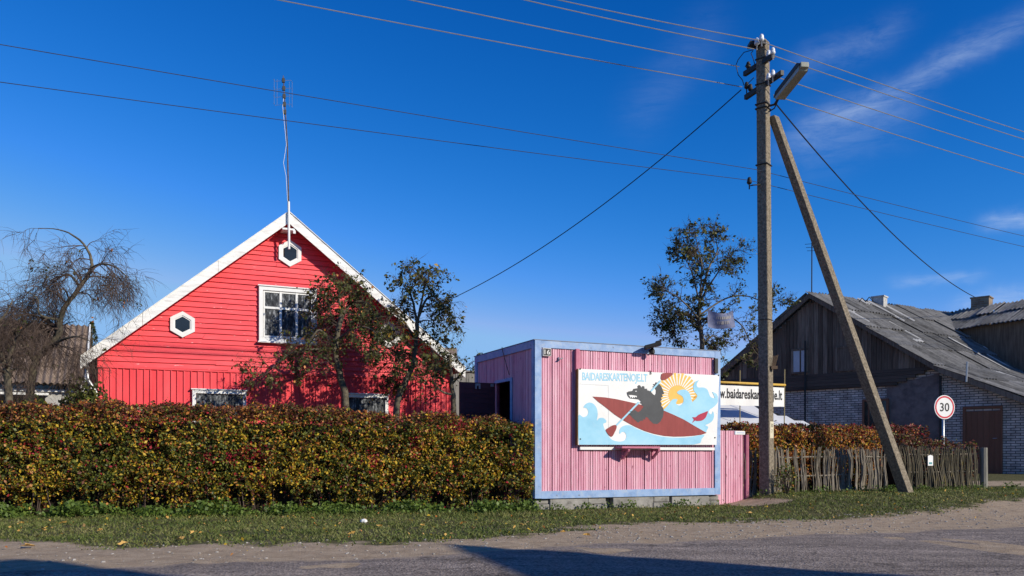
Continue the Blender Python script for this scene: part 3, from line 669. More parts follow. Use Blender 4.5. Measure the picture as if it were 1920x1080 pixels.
# ------------------------------------------------------------------ red house
H = Frame(-9.68, 20.0)
hs = empty('red_house', H, 'red wooden house with white edged gable, hexagonal windows and lace curtains', 'house')
LW = H.xz(845, 760)[0]
ax_, az = H.xz(541, 400, .35); lx, lz = H.xz(150, 672, .35); rx_, rz = H.xz(872, 692, .35)
kl = (az-lz)/(ax_-lx); kr = (az-rz)/(rx_-ax_)
def rooft(x): return az-(ax_-x)*kl if x < ax_ else az-(x-ax_)*kr
ZS = H.xz(186, 686)[1]
DEP = 9.0
wall = MB()
wall.prism([(0,-.1),(LW,-.1),(LW,rooft(LW)-.16),(ax_,az-.2),(0,rooft(0)-.16)], 0, DEP)
wo = wall.build('wall', REDV, hs)
sid = MB(); z = ZS; pitch = .128; row = 0
def xl(zz): return max(0.0-.03, ax_-(az-.12-zz)/kl)
def xr(zz): return min(LW+.03, ax_+(az-.12-zz)/kr)
while z < az-.25:
    z2 = min(z+pitch+.01, az-.14); nb = 3; cuts = sorted([random.uniform(.15,.85) for _ in range(2)])
    a0, a1 = xl(z), xr(z); b0_, b1_ = xl(z2), xr(z2)
    if z < ZS+.55: a0 = max(a0, -.03)
    fr = [0]+cuts+[1]; j1, j2 = random.gauss(0,.003), random.gauss(0,.003)
    for c0, c1 in zip(fr, fr[1:]):
        o1 = .047+random.gauss(0,.003)
        za = z+j1*2+random.gauss(0,.002); zb = z+j2*2+random.gauss(0,.002)
        p = [(a0+(a1-a0)*c0,-o1,za),(a0+(a1-a0)*c1-.002,-o1,zb),(b0_+(b1_-b0_)*c1-.002,-.012,z2),(b0_+(b1_-b0_)*c0,-.012,z2)]
        q = [(p[0][0],-.001,za),(p[1][0],-.001,zb)]
        sid.add(p+q, [(0,1,2,3),(4,5,1,0),(0,3,4),(1,5,2)])
    z += pitch
sid.build('clapboard_siding', RED, hs)
vb = MB(); x = -.02
while x < LW:
    w = random.uniform(.135,.165); o1 = .020+random.choice((0,0,.010))+random.gauss(0,.002)
    vb.box(x, min(x+w-.02, LW+.02), -o1, -.003, -.05, ZS-.005)
    vb.box(min(x+w-.028, LW-.01), min(x+w+.002, LW+.02), -o1-.03, -.004, -.05, ZS-.05); x += w
vb.build('vertical_boards', REDV, hs)
tr = MB(); tr.box(-.04, LW+.04, -.062, -.003, ZS-.04, ZS-.002); tr.box(LW-.05, LW+.03, -.045, -.024, -.05, ZS-.045)
tr.box(6.95, 7.15, -.06, -.036, -.05, ZS-.045)
tr.build('trim_board', RED, hs)
rf = MB(); T = .07
for sgn in (-1, 1):
    ex, ez = (lx, lz) if sgn < 0 else (rx_, rz)
    nxs, nys = 40, 1
    a = Vector((ax_,-.36,az)); b = Vector((ex-.02*-sgn*0,-.36,ez)); ap = Vector((ax_,DEP+.3,az)); bp = Vector((ex,DEP+.3,ez)); dn = Vector((0,0,-T))
    up = Vector((0,0,.02))
    rf.add([a+up,b+up,bp+up,ap+up,a+dn,b+dn,bp+dn,ap+dn], [(0,1,2,3),(7,6,5,4),(0,4,5,1),(1,5,6,2),(2,6,7,3)])
roof = rf.build('roof', SHEET, hs)
bw = .25
for sgn, (ex, ez) in ((-1,(lx,lz)),(1,(rx_,rz))):
    m = MB(); segs = [0,.36,.72,1] ; k_ = (az-ez)/abs(ex-ax_)
    for a, b in zip(segs, segs[1:]):
        xa = ax_+(ex-ax_)*a; xb = ax_+(ex-ax_)*(b-.0015); za = az-(az-ez)*a; zb = az-(az-ez)*(b-.0015)
        pts = [(xa,za+.035),(xb,zb+.035),(xb,zb-bw),(xa,za-bw)]
        m.prism(pts if sgn > 0 else pts[::-1], -.395-.002*segs.index(a), -.362)
    # capping strip over the verge
    m.add([Vector((ax_,-.42,az+.05)),Vector((ex,-.42,ez+.05)),Vector((ex,-.30,ez+.05)),Vector((ax_,-.30,az+.05)),
           Vector((ax_,-.42,az+.032)),Vector((ex,-.42,ez+.032)),Vector((ex,-.30,ez+.032)),Vector((ax_,-.30,az+.032))], [(0,1,2,3),(7,6,5,4),(0,4,5,1),(1,5,6,2),(2,6,7,3)])
    m.build('bargeboard', WHITEB, hs)
    s = MB()          # red soffit between wall and board
    z0a = az-.12; s.add([(ax_,-.36,az-.11),(ex,-.36,ez-.11),(ex,0,ez-.11),(ax_,0,az-.11)], [(0,1,2,3)])
    s.build('soffit', REDV, hs)
m = MB(); m.tube([(lx+.12,-.35,lz-.16),(lx+.12,DEP,lz-.2)], .06, 8); m.tube([(lx+.12,0,lz-.18),(lx+.15,.03,lz-.45),(-.05,.02,lz-.75),(-.05,.02,.1)], .04, 8)
m.build('gutter', STEEL, hs, smooth=True)
def hexwin(cx, cy, rw, rh):
    x0, _ = H.xz(cx-rw, cy); x1, _ = H.xz(cx+rw, cy); xc, zc = H.xz(cx, cy); _, zt = H.xz(cx, cy-rh); _, zb = H.xz(cx, cy+rh)
    rx2 = (x1-x0)/2; rz2 = (zt-zb)/2
    def hexa(s, dz=0): return [(xc+rx2*s*c, zc+rz2*s*d+dz) for c, d in ((0,1),(1,.5),(1,-.5),(0,-1),(-1,-.5),(-1,.5))]
    w = MB(); A = hexa(1); B = hexa(.70)
    for i in range(6):
        j = (i+1) % 6
        w.prism([A[i], A[j], B[j], B[i]], -.085, -.02)
    B2 = hexa(.72); C = hexa(.60)
    for i in range(6):
        j = (i+1) % 6
        w.prism([B2[i], B2[j], C[j], C[i]], -.068, -.02)
    wo = w.build('window', WHITE, hs)
    g = MB(); g.prism(hexa(.66), -.055, -.045); g.build('pane', GLASS, wo)
hexwin(543, 476, 21, 25); hexwin(342, 609, 23, 24.5); hexwin(728, 628, 21, 25)
def rectwin(px0, px1, py0, py1, cols, rows, fw, curtain=True, zbot=None):
    x0, z1 = H.xz(px0, py0); x1, _ = H.xz(px1, py0+2); _, z0 = H.xz(px0, py1)
    if zbot is not None: z0 = zbot
    w = MB(); o0, o1 = -.115, -.02
    w.box(x0,x1,o0,o1,z1-fw,z1); w.box(x0,x1,o0,o1,z0,z0+fw); w.box(x0,x0+fw,o0,o1,z0+fw,z1-fw); w.box(x1-fw,x1,o0,o1,z0+fw,z1-fw)
    w.box(x0-.03,x1+.03,o0-.03,o1,z1,z1+.03); w.box(x0-.03,x1+.03,o0-.05,o1,z0-.04,z0-.001)
    wo = w.build('window', WHITE, hs, bevel=.004)
    s = MB(); xa, xb, za, zb = x0+fw+.012, x1-fw-.012, z0+fw+.012, z1-fw-.012; t = .028
    for i, c in enumerate(cols): s.box(xa+(xb-xa)*c-t, xa+(xb-xa)*c+t, -.092, -.03, za, zb)
    for r in rows: s.box(xa, xb, -.090, -.031, za+(zb-za)*r-t, za+(zb-za)*r+t)
    for (a,b,c,d) in ((xa,xb,za,za+.035),(xa,xb,zb-.035,zb),(xa,xa+.035,za+.035,zb-.035),(xb-.035,xb,za+.035,zb-.035)): s.box(a,b,-.084,-.033,c,d)
    if cols or rows: s.build('sash', WHITE, wo)
    g = MB(); g.box(xa,xb,-.064,-.060,za,zb); g.build('pane', LACE if curtain else GLASS, wo)
rectwin(484.5, 593, 537, 640, [.345,.672], [.64], .10)
rectwin(360, 461, 731, 790, [], [], .085, zbot=1.1)
rectwin(642, 726, 739, 800, [], [], .085, zbot=1.1)

# antenna
xm, zm = H.xz(542, 476, .45)
top = H.loc(at(531, 142, 21.4)); bot = Vector((xm, -.45, zm+.12)); kn = Vector((xm-.01, -.45, H.xz(541, 378, .45)[1]))
ar = empty('tv_antenna', H.M @ Vector((xm, -.45, zm)), 'tall thin television mast on the peak of the red gable', 'antenna')
ar.rotation_euler = (0, 0, H.a); O = Vector((xm,-.45,zm))
m = MB(); m.tube([bot-O, kn-O], .03, 8); m.build('mast_foot', WHITE, ar)
m = MB(); mid = kn.lerp(top, .45)+Vector((.03,0,0)); m.tube([kn-O-Vector((0,0,.1)), mid-O, top-O], [.02,.017,.012], 6); 
m.build('mast', mat('rusty_mast', [(.05,.04,.035),(.16,.13,.12)], rough=.8, scale=3, stretch=(1,1,3)), ar)
m = MB(); m.tube([kn-O+Vector((-.03,-.02,.0)), kn.lerp(top,.2)-O+Vector((-.04,-.02,0)), kn.lerp(top,.3)-O+Vector((-.09,-.02,0)), kn.lerp(top,.45)-O+Vector((.0,-.03,0)), kn.lerp(top,.75)-O+Vector((-.05,-.02,0)), kn.lerp(top,.85)-O], .0055, 5)
m.build('coaxial_lead', WHITE, ar)
m = MB(); dirv = (top-kn).normalized()
for i in range(5):
    p = top-O-dirv*(.12+.2*i)
    m.box(p.x-.035,p.x+.035,p.y-.03,p.y+.03,p.z-.05,p.z+.05)
m.each('junction_box', BLACK, ar)
m = MB(); A_ = top-O
for sx in (-1,1):
    for off in (.15,.22):
        m.tube([A_+Vector((sx*off,0,-.02-.1)), A_+Vector((sx*off,0,-.75))], .004, 4)
    for i in range(4):
        z_ = -.12-.2*i; m.tube([A_+Vector((0,0,z_)), A_+Vector((sx*.19,.02,z_+.05*sx)), A_+Vector((sx*.24,.02,z_))], .004, 4)
m.build('aerial_grid', STEEL, ar)
m = MB(); m.box(-.16,.14,.0,.40,.60,.645); m.box(.1,.16,-.02,.02,.52,.598); m.build('wall_bracket', WHITE, ar)

# ------------------------------------------------------------------ pink kiosk
K = Frame(.39, 14.5)
ks = empty('kiosk', K, 'pink boarded kiosk with pale blue edge trim standing on concrete blocks', 'kiosk')
KW, KD, Z0, Z1 = 3.86, 2.69, .20, 2.90
ya, zl = K.yz(958, 714); yb, _ = K.yz(931, 716)
def strips_x(m, x0, x1, y, out, z0, z1, pitch=.047):
    x = x0; k = 0
    while x < x1-.01:
        w = min(pitch*random.uniform(.92,1.08), x1-x); o = out+random.gauss(0,.0022)
        k += 1
        m.box(x, x+w-random.uniform(.008,.014)-(.012 if k % 8 == 5 else 0), y-o, y, z0+random.uniform(0,.004), z1); x += w
wl = MB()
wl.box(.02,KW-.02,.02,.06,Z0,Z1-.02); wl.box(.02,KW-.02,KD-.05,KD-.01,Z0,Z1-.02); wl.box(KW-.06,KW-.02,.06,KD-.05,Z0,Z1-.02)
wl.box(.02,.06,.06,ya,Z0,Z1-.02); wl.box(.02,.06,yb,KD-.05,Z0,Z1-.02); wl.box(.02,.06,ya,yb,zl,Z1-.02); wl.box(.06,KW-.06,.06,KD-.05,Z0,Z0+.05)
wl.build('wall', GROOVE, ks)
fs = MB(); xr_, zr_ = K.xz(1087, 690); 
strips_x(fs, .10, KW-.10, .02, .018, Z0+.12, Z1-.10); fs.build('front_boards', PINK, ks)
ss = MB(); y = .06
while y < KD-.04:
    w = .047*random.uniform(.92,1.08); zz0 = zl+.06 if ya-.07 < y+w*.5 < yb+.05 else Z0+.1
    o = .018+random.gauss(0,.0022); ss.box(.02-o, .02, y, y+w-.011, zz0, Z1-.1); y += w
ss.build('side_boards', PINK, ks)
m = MB(); t = .115; q = .045
m.box(-.012,t,-q+.02,.0,Z0+.005,Z1); m.box(KW-t,KW+.012,-q+.02,.0,Z0+.005,Z1)
m.box(t,KW-t,-q+.023,.0,Z1-.125,Z1-.002); m.box(t,KW-t,-q+.023,.0,Z0,Z0+.13)
m.box(-.028,-.0,0.002,.09,Z0+.01,Z1-.001); m.box(-.028,0,KD-.1,KD,Z0+.01,Z1-.001); m.box(-.026,0,.092,KD-.102,Z1-.13,Z1-.003)
m.box(-.022,.0,ya-.075,ya-.002,Z0,zl+.055); m.box(-.020,0,ya,yb+.06,zl,zl+.055)
m.build('blue_trim', BLUE, ks, bevel=.004)
m = MB(); m.box(-.03,KW+.02,-.028,KD+.03,Z1+.001,Z1+.014); m.build('roof', mat('roof_felt', [(.16,.19,.27),(.30,.32,.36)], rough=.95, scale=4), ks)
m = MB(); xw = -.001; xd, zd = K.hit(862, 716, 1, yb).x, K.hit(862, 716, 1, yb).z
dw = -xd
m.box(xd, xd+.09, yb-.002, yb+.04, .35, zd); m.box(-.14, -.03, yb-.002, yb+.04, .35, zd); m.box(xd+.09,-.14,yb-.002,yb+.04,zd-.11,zd)
m.box(xd+.092,-.142,yb+.0365,yb+.0395,.35,zd-.112)
zz = .35
while zz < zd-.12:
    m.box(xd+.092,-.142,yb+.006+random.gauss(0,.002),yb+.035,zz,zz+.088); zz += .092
d_o = m.build('door', MAROON, ks); d_o['label'] = 'dark maroon boarded door standing open'
h1 = MB(); px, pz = K.hit(896, 722, 1, yb-.02).x, K.hit(896, 722, 1, yb-.02).z
h1.box(px-.05,px-.02,yb-.02,yb-.004,pz-.07,pz+.03); h1.box(px+.02,px+.05,yb-.02,yb-.004,pz-.07,pz+.03); h1.box(px-.02,px+.02,yb-.02,yb-.004,pz-.01,pz+.03)
px2 = K.hit(923, 722, 1, yb-.02).x; h1.box(px2-.03,px2+.03,yb-.02,yb-.004,pz-.02,pz+.03); h1.each('hinge', STEEL, d_o)
m = MB(); x = .02; i = 0
lens = [.27,.75,.36,.04,.10,.86,.34,.06,.84,.24]
for w in lens:
    d0 = random.uniform(.0,.05)
    if w < .12: m.box(x+.004,x+w-.004,.12,.4,-.1,Z0-.02)
    elif w < .4:
        hh = random.uniform(.08,.11); m.box(x+.003,x+w-.003,d0,.4,hh,Z0-.003-random.uniform(0,.02)); m.box(x-.02,x+w+.01,d0-.02,.4,-.1,hh-.006)
    else: m.box(x+.003,x+w-.003,d0,.4,-.1,Z0-.003-random.uniform(0,.012))
    x += w
m.box(0,.3,.42,KD,-.1,Z0-.004)
m.each('foundation_block', CONC, ks, bevel=.012)
m = MB(); x0, zt = K.xz(1158, 837, .15); x1, _ = K.xz(1229, 838, .15); m.box(x0,x1,-.30,-.035,zt-.035,zt)
sh = m.build('shelf', PINKD, ks, bevel=.004)
for px in (1166, 1222):
    m = MB(); xb, zb = K.xz(px, 862, .03)
    m.box(xb-.02,xb+.02,-.07,-.03,zb,zt-.037); m.box(xb-.02,xb+.02,-.27,-.072,zt-.075,zt-.037)
    M = Matrix.Translation((xb,-.05,zb+.02)) @ Matrix.Rotation(math.atan2(.19, zt-.075-zb-.02), 4, 'X'); ln = math.hypot(.19, zt-.075-zb-.02)
    m.box(-.018,.018,-.02,.02,0,ln,M); m.build('bracket', PINKD, sh)
m = MB(); x0, zz = K.xz(1088, 840, .05); x1, _ = K.xz(1340, 840, .05); m.box(x0,x1,-.05,-.004,zz-.03,zz+.02); m.build('lower_rail', WHITE, ks)
m = MB(); x0, z1_ = K.xz(1080, 654, .06); x1, z0_ = K.xz(1086.5, 694, .06); m.box(x0,x1,-.07,-.004,z0_,z1_); m.build('upright_batten', PINKD, ks)
m = MB(); x0, z1_ = K.xz(1342, 672, .05); x1, z0_ = K.xz(1347.5, 700, .05); m.box(x0-.02,x1-.02,-.06,-.03,z0_,z1_); m.build('end_batten', BLACK, ks)
m = MB(); px, pz = K.xz(1050, 674, .03); m.tube([(px-.02,0,pz),(px-.02,-.07,pz),(px+.03,-.08,pz+.02)], .01, 6); m.tube([(px-.02,-.02,pz-.03),(px-.02,-.02,pz+.04)], .012, 6); m.build('hook', STEEL, ks)
m = MB(); p = K.yz(946, 655); q2 = K.yz(959, 703); m.tube([(-.05,p[0],p[1]+.04),(-.05,p[0],p[1]),(-.045,q2[0],q2[1])], .007, 5); m.build('wire', CABLE, ks)

# text helper: a text mesh fitted in a box on a local xz plane
def text_mesh(s, x0, x1, z0, z1, y, spacing=1.0, bold=0.):
    cu = bpy.data.curves.new('t', 'FONT'); cu.body = s; cu.space_character = spacing; cu.resolution_u = 3; cu.offset = bold
    o = bpy.data.objects.new('t', cu); col.objects.link(o)
    dg = bpy.context.evaluated_depsgraph_get(); me = bpy.data.meshes.new_from_object(o.evaluated_get(dg))
    vs = [v.co.copy() for v in me.vertices]; fs = [tuple(p.vertices) for p in me.polygons]
    bpy.data.objects.remove(o); bpy.data.curves.remove(cu); bpy.data.meshes.remove(me)
    ax0, ax1 = min(v.x for v in vs), max(v.x for v in vs); ay0, ay1 = min(v.y for v in vs), max(v.y for v in vs)
    m = MB(); m.add([((v.x-ax0)/(ax1-ax0)*(x1-x0)+x0, y, (v.y-ay0)/(ay1-ay0)*(z1-z0)+z0) for v in vs], fs); return m

# house number
x0, z1_ = K.xz(1018, 652, .05); x1, z0_ = K.xz(1033.5, 668, .05)
npl = empty('number_plate', K, 'black house number plate reading 16 on the kiosk front', 'number plate')
m = MB(); m.box(x0,x1,-.052,-.026,z0_,z1_); m.build('plate', WHITE, npl, bevel=.004)
m = MB(); m.box(x0+.009,x1-.009,-.0545,-.053,z0_+.009,z1_-.009); m.build('face', INK, npl)
text_mesh('16', x0+.027, x1-.025, z0_+.028, z1_-.028, -.057).build('numerals', WHITE, npl)
# floodlight on the kiosk edge
fl = empty('floodlight', K, 'small black floodlight jutting from the kiosk roof edge', 'lamp')
px, pz = K.xz(1224, 652, .2); m = MB(); M = Matrix.Translation((px,-.2,pz+.03)) @ Matrix.Rotation(R(-28),4,'Z') @ Matrix.Rotation(R(-14),4,'Y')
m.box(-.15,.15,-.10,.10,-.025,.04,M); m.box(.06,.17,-.08,.08,.035,.065,M); m.build('housing', BLACK, fl, bevel=.01)
m = MB(); m.lathe((px+.03,-.14,pz-.09), [(.025,-.02),(.045,0),(.045,.05),(.02,.09)], 10); m.build('sensor', BLACK, fl)
m = MB(); m.tube([(px+.05,-.14,pz+.02),(px+.05,-.02,pz-.03),(px+.05,-.02,pz-.10)], .014, 6); m.build('bracket', BLACK, fl)

# painted signboard
def cp(x, y, out=.105): return K.xz(1060+x/5.4, 670+y/5.4, out)
sg = empty('signboard', K, 'white painted signboard with bear paddling a red kayak on the kiosk front', 'sign')
TLc, TRc, BRc, BLc = cp(135,115), cp(1560,182), cp(1532,886), cp(130,886)
m = MB(); m.prism([BLc,BRc,TRc,TLc], -.102, -.052); m.build('board', SIGNW, sg)
m = MB(); m.prism([BLc,TLc,(TLc[0]-.018,TLc[1]),(BLc[0]-.018,BLc[1])], -.103, -.03); m.build('side_edge', mat('dark_wood_edge', [(.10,.06,.03),(.2,.12,.05)], rough=.9), sg)
def art(name, polys, m_, lay):
    m = MB()
    for P in polys: m.flat([cp(max(131.5,min(1545,p[0])), max(122,min(884.5+.0*p[0],p[1]))) for p in P], -.102-.0016*lay)
    m.each(name, m_, sg)
def smooth_poly(P, n=4):
    out = []; N_ = len(P)
    for i in range(N_):
        p0, p1, p2, p3 = [Vector(P[(i+k) % N_]) for k in (-1,0,1,2)]
        for q in range(n):
            t = q/n; v = .5*((2*p1)+(p2-p0)*t+(2*p0-5*p1+4*p2-p3)*t*t+(3*p1-p0-3*p2+p3)*t**3); out.append((v.x, v.y))
    return out
sc = (1138, 378); rays = []
for i in range(24):
    a0 = R(228-i*10.6); a1 = a0-R(6.6); r0, r1 = 92, 222 if i % 2 == 0 else 212
    rays.append([(sc[0]+r0*math.cos(a), sc[1]-r0*math.sin(a)) for a in (a0-R(1.2), a1+R(1.2))][::-1]+[(sc[0]+r1*math.cos(a), sc[1]-r1*math.sin(a)) for a in (a0,(a0+a1)/2,a1)])
rays = [[p for p in r] for r in rays]
art('sun', [[(sc[0]+96*math.cos(a*.3), sc[1]-96*math.sin(a*.3)) for a in range(21)]]+rays+[smooth_poly([(1300,400),(1335,385),(1318,470),(1352,492),(1340,528),(1290,528),(1282,470)])], SIGNY, 1)
art('wave', [smooth_poly([(130,595),(180,606),(220,590),(232,550),(215,515),(183,506),(210,470),(250,457),(290,475),(320,520),(328,580),(320,640),(345,615),(385,615),(414,640),(410,662),(385,672),(395,720),(430,785),(470,832),(525,850),(575,850),(608,830),(617,790),(600,760),(575,756),(550,776),(548,740),(570,705),(610,688),(660,690),(720,720),(800,752),(900,785),(1000,805),(1100,812),(1200,812),(1300,800),(1405,783),(1380,825),(1300,883),(700,884),(140,884)], 3)], SIGNB, 2)
art('wave', [smooth_poly([(985,540),(1035,490),(1080,430),(1115,421),(1135,430),(1120,465),(1150,487),(1185,470),(1197,430),(1180,392),(1140,370),(1132,350),(1165,330),(1205,325),(1245,347),(1268,390),(1282,450),(1298,440),(1320,420),(1335,385),(1302,340),(1295,290),(1312,250),(1352,232),(1332,262),(1332,292),(1352,306),(1400,305),(1440,330),(1468,398),(1510,412),(1502,382),(1486,350),(1528,368),(1546,410),(1540,460),(1500,505),(1462,530),(1452,560),(1480,576),(1494,545),(1506,590),(1490,640),(1450,672),(1418,686),(1446,706),(1430,742),(1415,757),(1300,700),(1200,640),(1100,595),(1000,550)], 3)], SIGNB, 3)
art('kayak', [[(275,397),(400,405),(520,424),(640,450),(740,474),(860,505),(1000,540),(1100,583),(1200,630),(1300,690),(1430,765),(1380,783),(1300,794),(1200,801),(1100,803),(1000,795),(900,775),(800,745),(700,700),(600,645),(500,580),(400,500),(330,447)]], SIGNR, 4)
art('bear', [[(622,355),(640,345),(680,340),(690,318),(735,312),(730,292),(745,279),(762,290),(768,310),(780,291),(798,293),(802,318),(828,318),(826,332),(852,340),(866,350),(888,375),(906,385),(917,362),(918,330),(905,307),(880,297),(900,286),(886,270),(910,272),(912,252),(932,258),(950,270),(968,290),(985,328),(1000,368),(975,378),(988,398),(966,410),(978,428),(960,445),(975,468),(970,490),(988,510),(996,540),(988,600),(962,650),(930,675),(890,672),(855,640),(830,608),(812,606),(805,632),(790,622),(780,646),(765,640),(735,662),(710,640),(680,615),(660,590),(633,577),(652,564),(638,550),(665,548),(660,532),(686,542),(696,528),(720,545),(737,556),(760,540),(782,512),(790,495),(770,488),(775,470),(755,462),(765,445),(742,425),(700,420),(655,415),(640,400),(630,385)]], SIGNK, 5)
art('bear_teeth', [[(637,381),(665,382),(695,386),(722,391),(720,409),(708,396),(699,412),(688,399),(679,416),(668,399),(654,411),(650,393)], [(704,344),(712,338),(723,342),(715,349)]], SIGNW, 6)
art('paddle_shaft', [[(738,448),(752,460),(522,694),(508,686)], [(955,232),(972,240),(872,348),(858,342)]], SIGNB, 6)
art('paddle_blade', [smooth_poly([(515,688),(480,688),(440,710),(408,742),(465,805),(500,755),(517,715)],3), smooth_poly([(985,160),(1090,162),(1060,195),(1010,228),(972,226),(967,195)],3)], SIGNR, 6)
art('bear_claws', [[(633,577),(652,564),(700,560),(690,580)],[(640,548),(668,545),(700,548),(680,556)]], SIGNK, 7)
art('fish', [smooth_poly([(1442,545),(1400,560),(1350,580),(1318,606),(1284,607),(1300,630),(1282,663),(1314,640),(1330,645),(1380,640),(1415,615),(1432,580)],3)], SIGNF, 6)
a = cp(172,272); b = cp(832,155); t0 = cp(172,150)
lt = text_mesh('BAIDARESKARTENOJE.LT', a[0], b[0], 0, 1, -.1045, .95, .022)
z_l0, z_l1 = cp(172,258)[1], cp(172,150)[1]; z_r0, z_r1 = cp(832,272)[1], cp(832,168)[1]
nv = []
for (x, y, z) in lt.v:
    f = (x-a[0])/(b[0]-a[0]); zb = z_l0+(z_r0-z_l0)*f; zt_ = z_l1+(z_r1-z_l1)*f; nv.append((x, y, zb+(zt_-zb)*z))
lt.v = nv; lt.build('lettering', SIGNB, sg)
m = MB()
for (x, y) in ((152,827),(1515,813),(1552,182),(150,118)):
    c_ = cp(x,y); m.lathe((c_[0],-.104,c_[1]), [(.014,-.002),(.014,.006),(.006,.008)], 8, Matrix.Rotation(R(90),4,'X'))
c_ = cp(860,150); m.tube([(c_[0],-.05,c_[1]+.02),(c_[0],-.115,c_[1]+.02),(c_[0]+.01,-.12,c_[1]-.04)], .009, 6)
m.each('bolt', BLACK, sg)
m = MB()
for (a, b) in (((435,282),(440,880)),((140,270),(430,285))):
    p = cp(*a); q = cp(*b); dx, dz = q[0]-p[0], q[1]-p[1]; l = math.hypot(dx,dz); nx_, nz_ = -dz/l*.0025, dx/l*.0025
    m.flat([(p[0]+nx_,p[1]+nz_),(q[0]+nx_,q[1]+nz_),(q[0]-nx_,q[1]-nz_),(p[0]-nx_,p[1]-nz_)], -.1022-.0012)
m.each('panel_joint', mat('joint_grey', [(.4,.45,.48)], bump=0), sg)

# ------------------------------------------------------------------ pink gate
G = Frame(K.M @ Vector((KW+.03,.22,0)) .x if False else (K.M @ Vector((KW+.03,.2,0))).x, (K.M @ Vector((KW+.03,.2,0))).y)
gt = empty('gate', G, 'narrow pink plank gate beside the right end of the kiosk', 'gate')
gx1, gz1 = G.xz(1394, 808); _, gz0 = G.xz(1394, 946)
m = MB(); strips_x(m, 0, gx1, 0, .02, max(gz0,-.02), gz1, .055); m.build('plank_panel', PINK, gt)
m = MB(); m.box(.02,gx1-.02,.002,.03,.3,.38); m.box(.02,gx1-.02,.002,.03,1.0,1.08); m.build('cross_rail', PINKD, gt)
m = MB(); px0, pz1 = G.xz(1397, 815); px1, _ = G.xz(1405, 815); m.tube([((px0+px1)/2,.02,-.1),((px0+px1)/2,.02,pz1)], (px1-px0)/2, 8); m.build('post', PINKD, gt, smooth=False)
m = MB(); x0, z1_ = G.xz(1377.5, 808, .03); x1, z0_ = G.xz(1397, 815, .03); m.box(x0,x1,-.03,-.024,z0_,z1_)
sp = tag(m.build('name_plate', WHITE), 'small white and blue plate on the top corner of the pink gate', 'plate'); sp.matrix_world = G.M
m = MB(); m.box(x0+.003,x0+.02,-.0325,-.031,z0_+.004,z1_-.004); m.box(x0+.05,x1-.02,-.0325,-.031,(z0_+z1_)/2-.006,(z0_+z1_)/2+.006)
m.build('blue_mark', BLUE, sp)

# ------------------------------------------------------------------ stick fences
FF = Frame(FENCE0.x, FENCE0.y)
def wattle(label, s0, s1, h, mt, gapf, postat=(), lean=0.):
    p = FENCE0+U*s0; fr = Frame(p.x, p.y, gh(p.x, p.y)); root = empty('stick_fence', fr, label, 'fence')
    m = MB(); s = 0
    while s < s1-s0:
        if gapf(s0+s) and random.random() < .4: s += .03; continue
        w = FENCE0+U*(s0+s); zb = gh(w.x, w.y)-fr.o.z; hh = h*random.uniform(.93,1.04); bend = random.gauss(0,.022); ln = random.gauss(lean,.04)
        y0 = random.choice((-.02,.02))+random.gauss(0,.008); r = random.uniform(.009,.017)
        pts = [(s+random.gauss(0,.01), y0, zb-.05)]
        for k in range(1,6):
            t = k/5; pts.append((s+ln*t+bend*math.sin(t*3.0)+random.gauss(0,.005), y0+.025*math.sin(t*6+s*3), zb+hh*t))
        m.tube(pts, [r*(1-.07*k) for k in range(6)], 5); s += random.uniform(.013,.030)
    m.build('sticks', mt, root)
    for z in (.40,.80):
        m = MB(); pts = [(s, .035+random.gauss(0,.008), z*h/.95+random.gauss(0,.012)) for s in np.linspace(0, s1-s0, 9)]; m.tube(pts, .016, 6); m.build('rail', STICKS, root)
    for s in postat:
        m = MB(); w = FENCE0+U*s; m.lathe((s-s0,-.06,-.1), [(.085,0),(.08,.6),(.076,h+.10),(.07,h+.105)], 10); m.build('post', mat('grey_post', [(.16,.15,.125),(.26,.245,.21)], rough=.95, scale=6, stretch=(3,3,.5), bump=.4), root)
    return root
wattle('short leftmost piece of stick fence between the pink gate and the utility pole', .20, .52, .92, STICKS, lambda s: False)
wattle('pale grey stick fence with gaps between the pole and its leaning brace', .64, 3.95, .90, STICKS, lambda s: 1.1 < s < 2.0)
wattle('mossy stick fence with painted-in shade right of the leaning brace ending in a thick post', 4.35, 6.85, .92, STICKM, lambda s: False, postat=(6.95,), lean=-.07)
w = FENCE0+U*5.02; FT = Frame(w.x, w.y, gh(w.x,w.y)); tg = empty('notice_tag', FT, 'small white tag pinned to the shaded mossy stick fence', 'tag')
x0, z1_ = FT.xz(1740, 853, .06); x1, z0_ = FT.xz(1749.5, 873, .06); m = MB(); m.prism([(x0,z0_),(x1,z0_),(x1,z1_-.02),((x0+x1)/2,z1_),(x0,z1_-.02)], -.06, -.052); m.build('card', WHITE, tg)
m = MB(); m.flat([(x0+.03,z0_+.03),(x1-.03,z0_+.03),(x1-.03,z0_+.075),(x0+.03,z0_+.075)], -.062); m.build('print', mat('teal_print', [(.1,.3,.32)], bump=0), tg)

# ------------------------------------------------------------------ utility pole
PB = at(1438, 925, 16.55); PB.z = gh(PB.x, PB.y); pz_top = at(1430, 78, 16.5)
pl = empty('utility_pole', PB, 'concrete utility pole with leaning concrete brace carrying power wires', 'pole')
th = R(-39)
def taper_box(m, b, t, wb, wt, th):
    vs = []
    for c, w in ((b, wb), (t, wt)):
        for a, d in ((-1,-1),(1,-1),(1,1),(-1,1)):
            v = Matrix.Rotation(th, 3, 'Z') @ Vector((a*w/2*.92, d*w/2, 0)); vs.append(Vector(c)+v)
    m.add(vs, [(0,3,2,1),(4,5,6,7),(0,1,5,4),(1,2,6,5),(2,3,7,6),(3,0,4,7)])
m = MB(); ptop = pz_top-PB; taper_box(m, Vector((0,0,-.2)), ptop, .238, .212, th); m.build('post', POLEM, pl, bevel=.018)
bb = at(1703, 935, 17.3)-PB; bt = at(1450, 219, 16.55)-PB
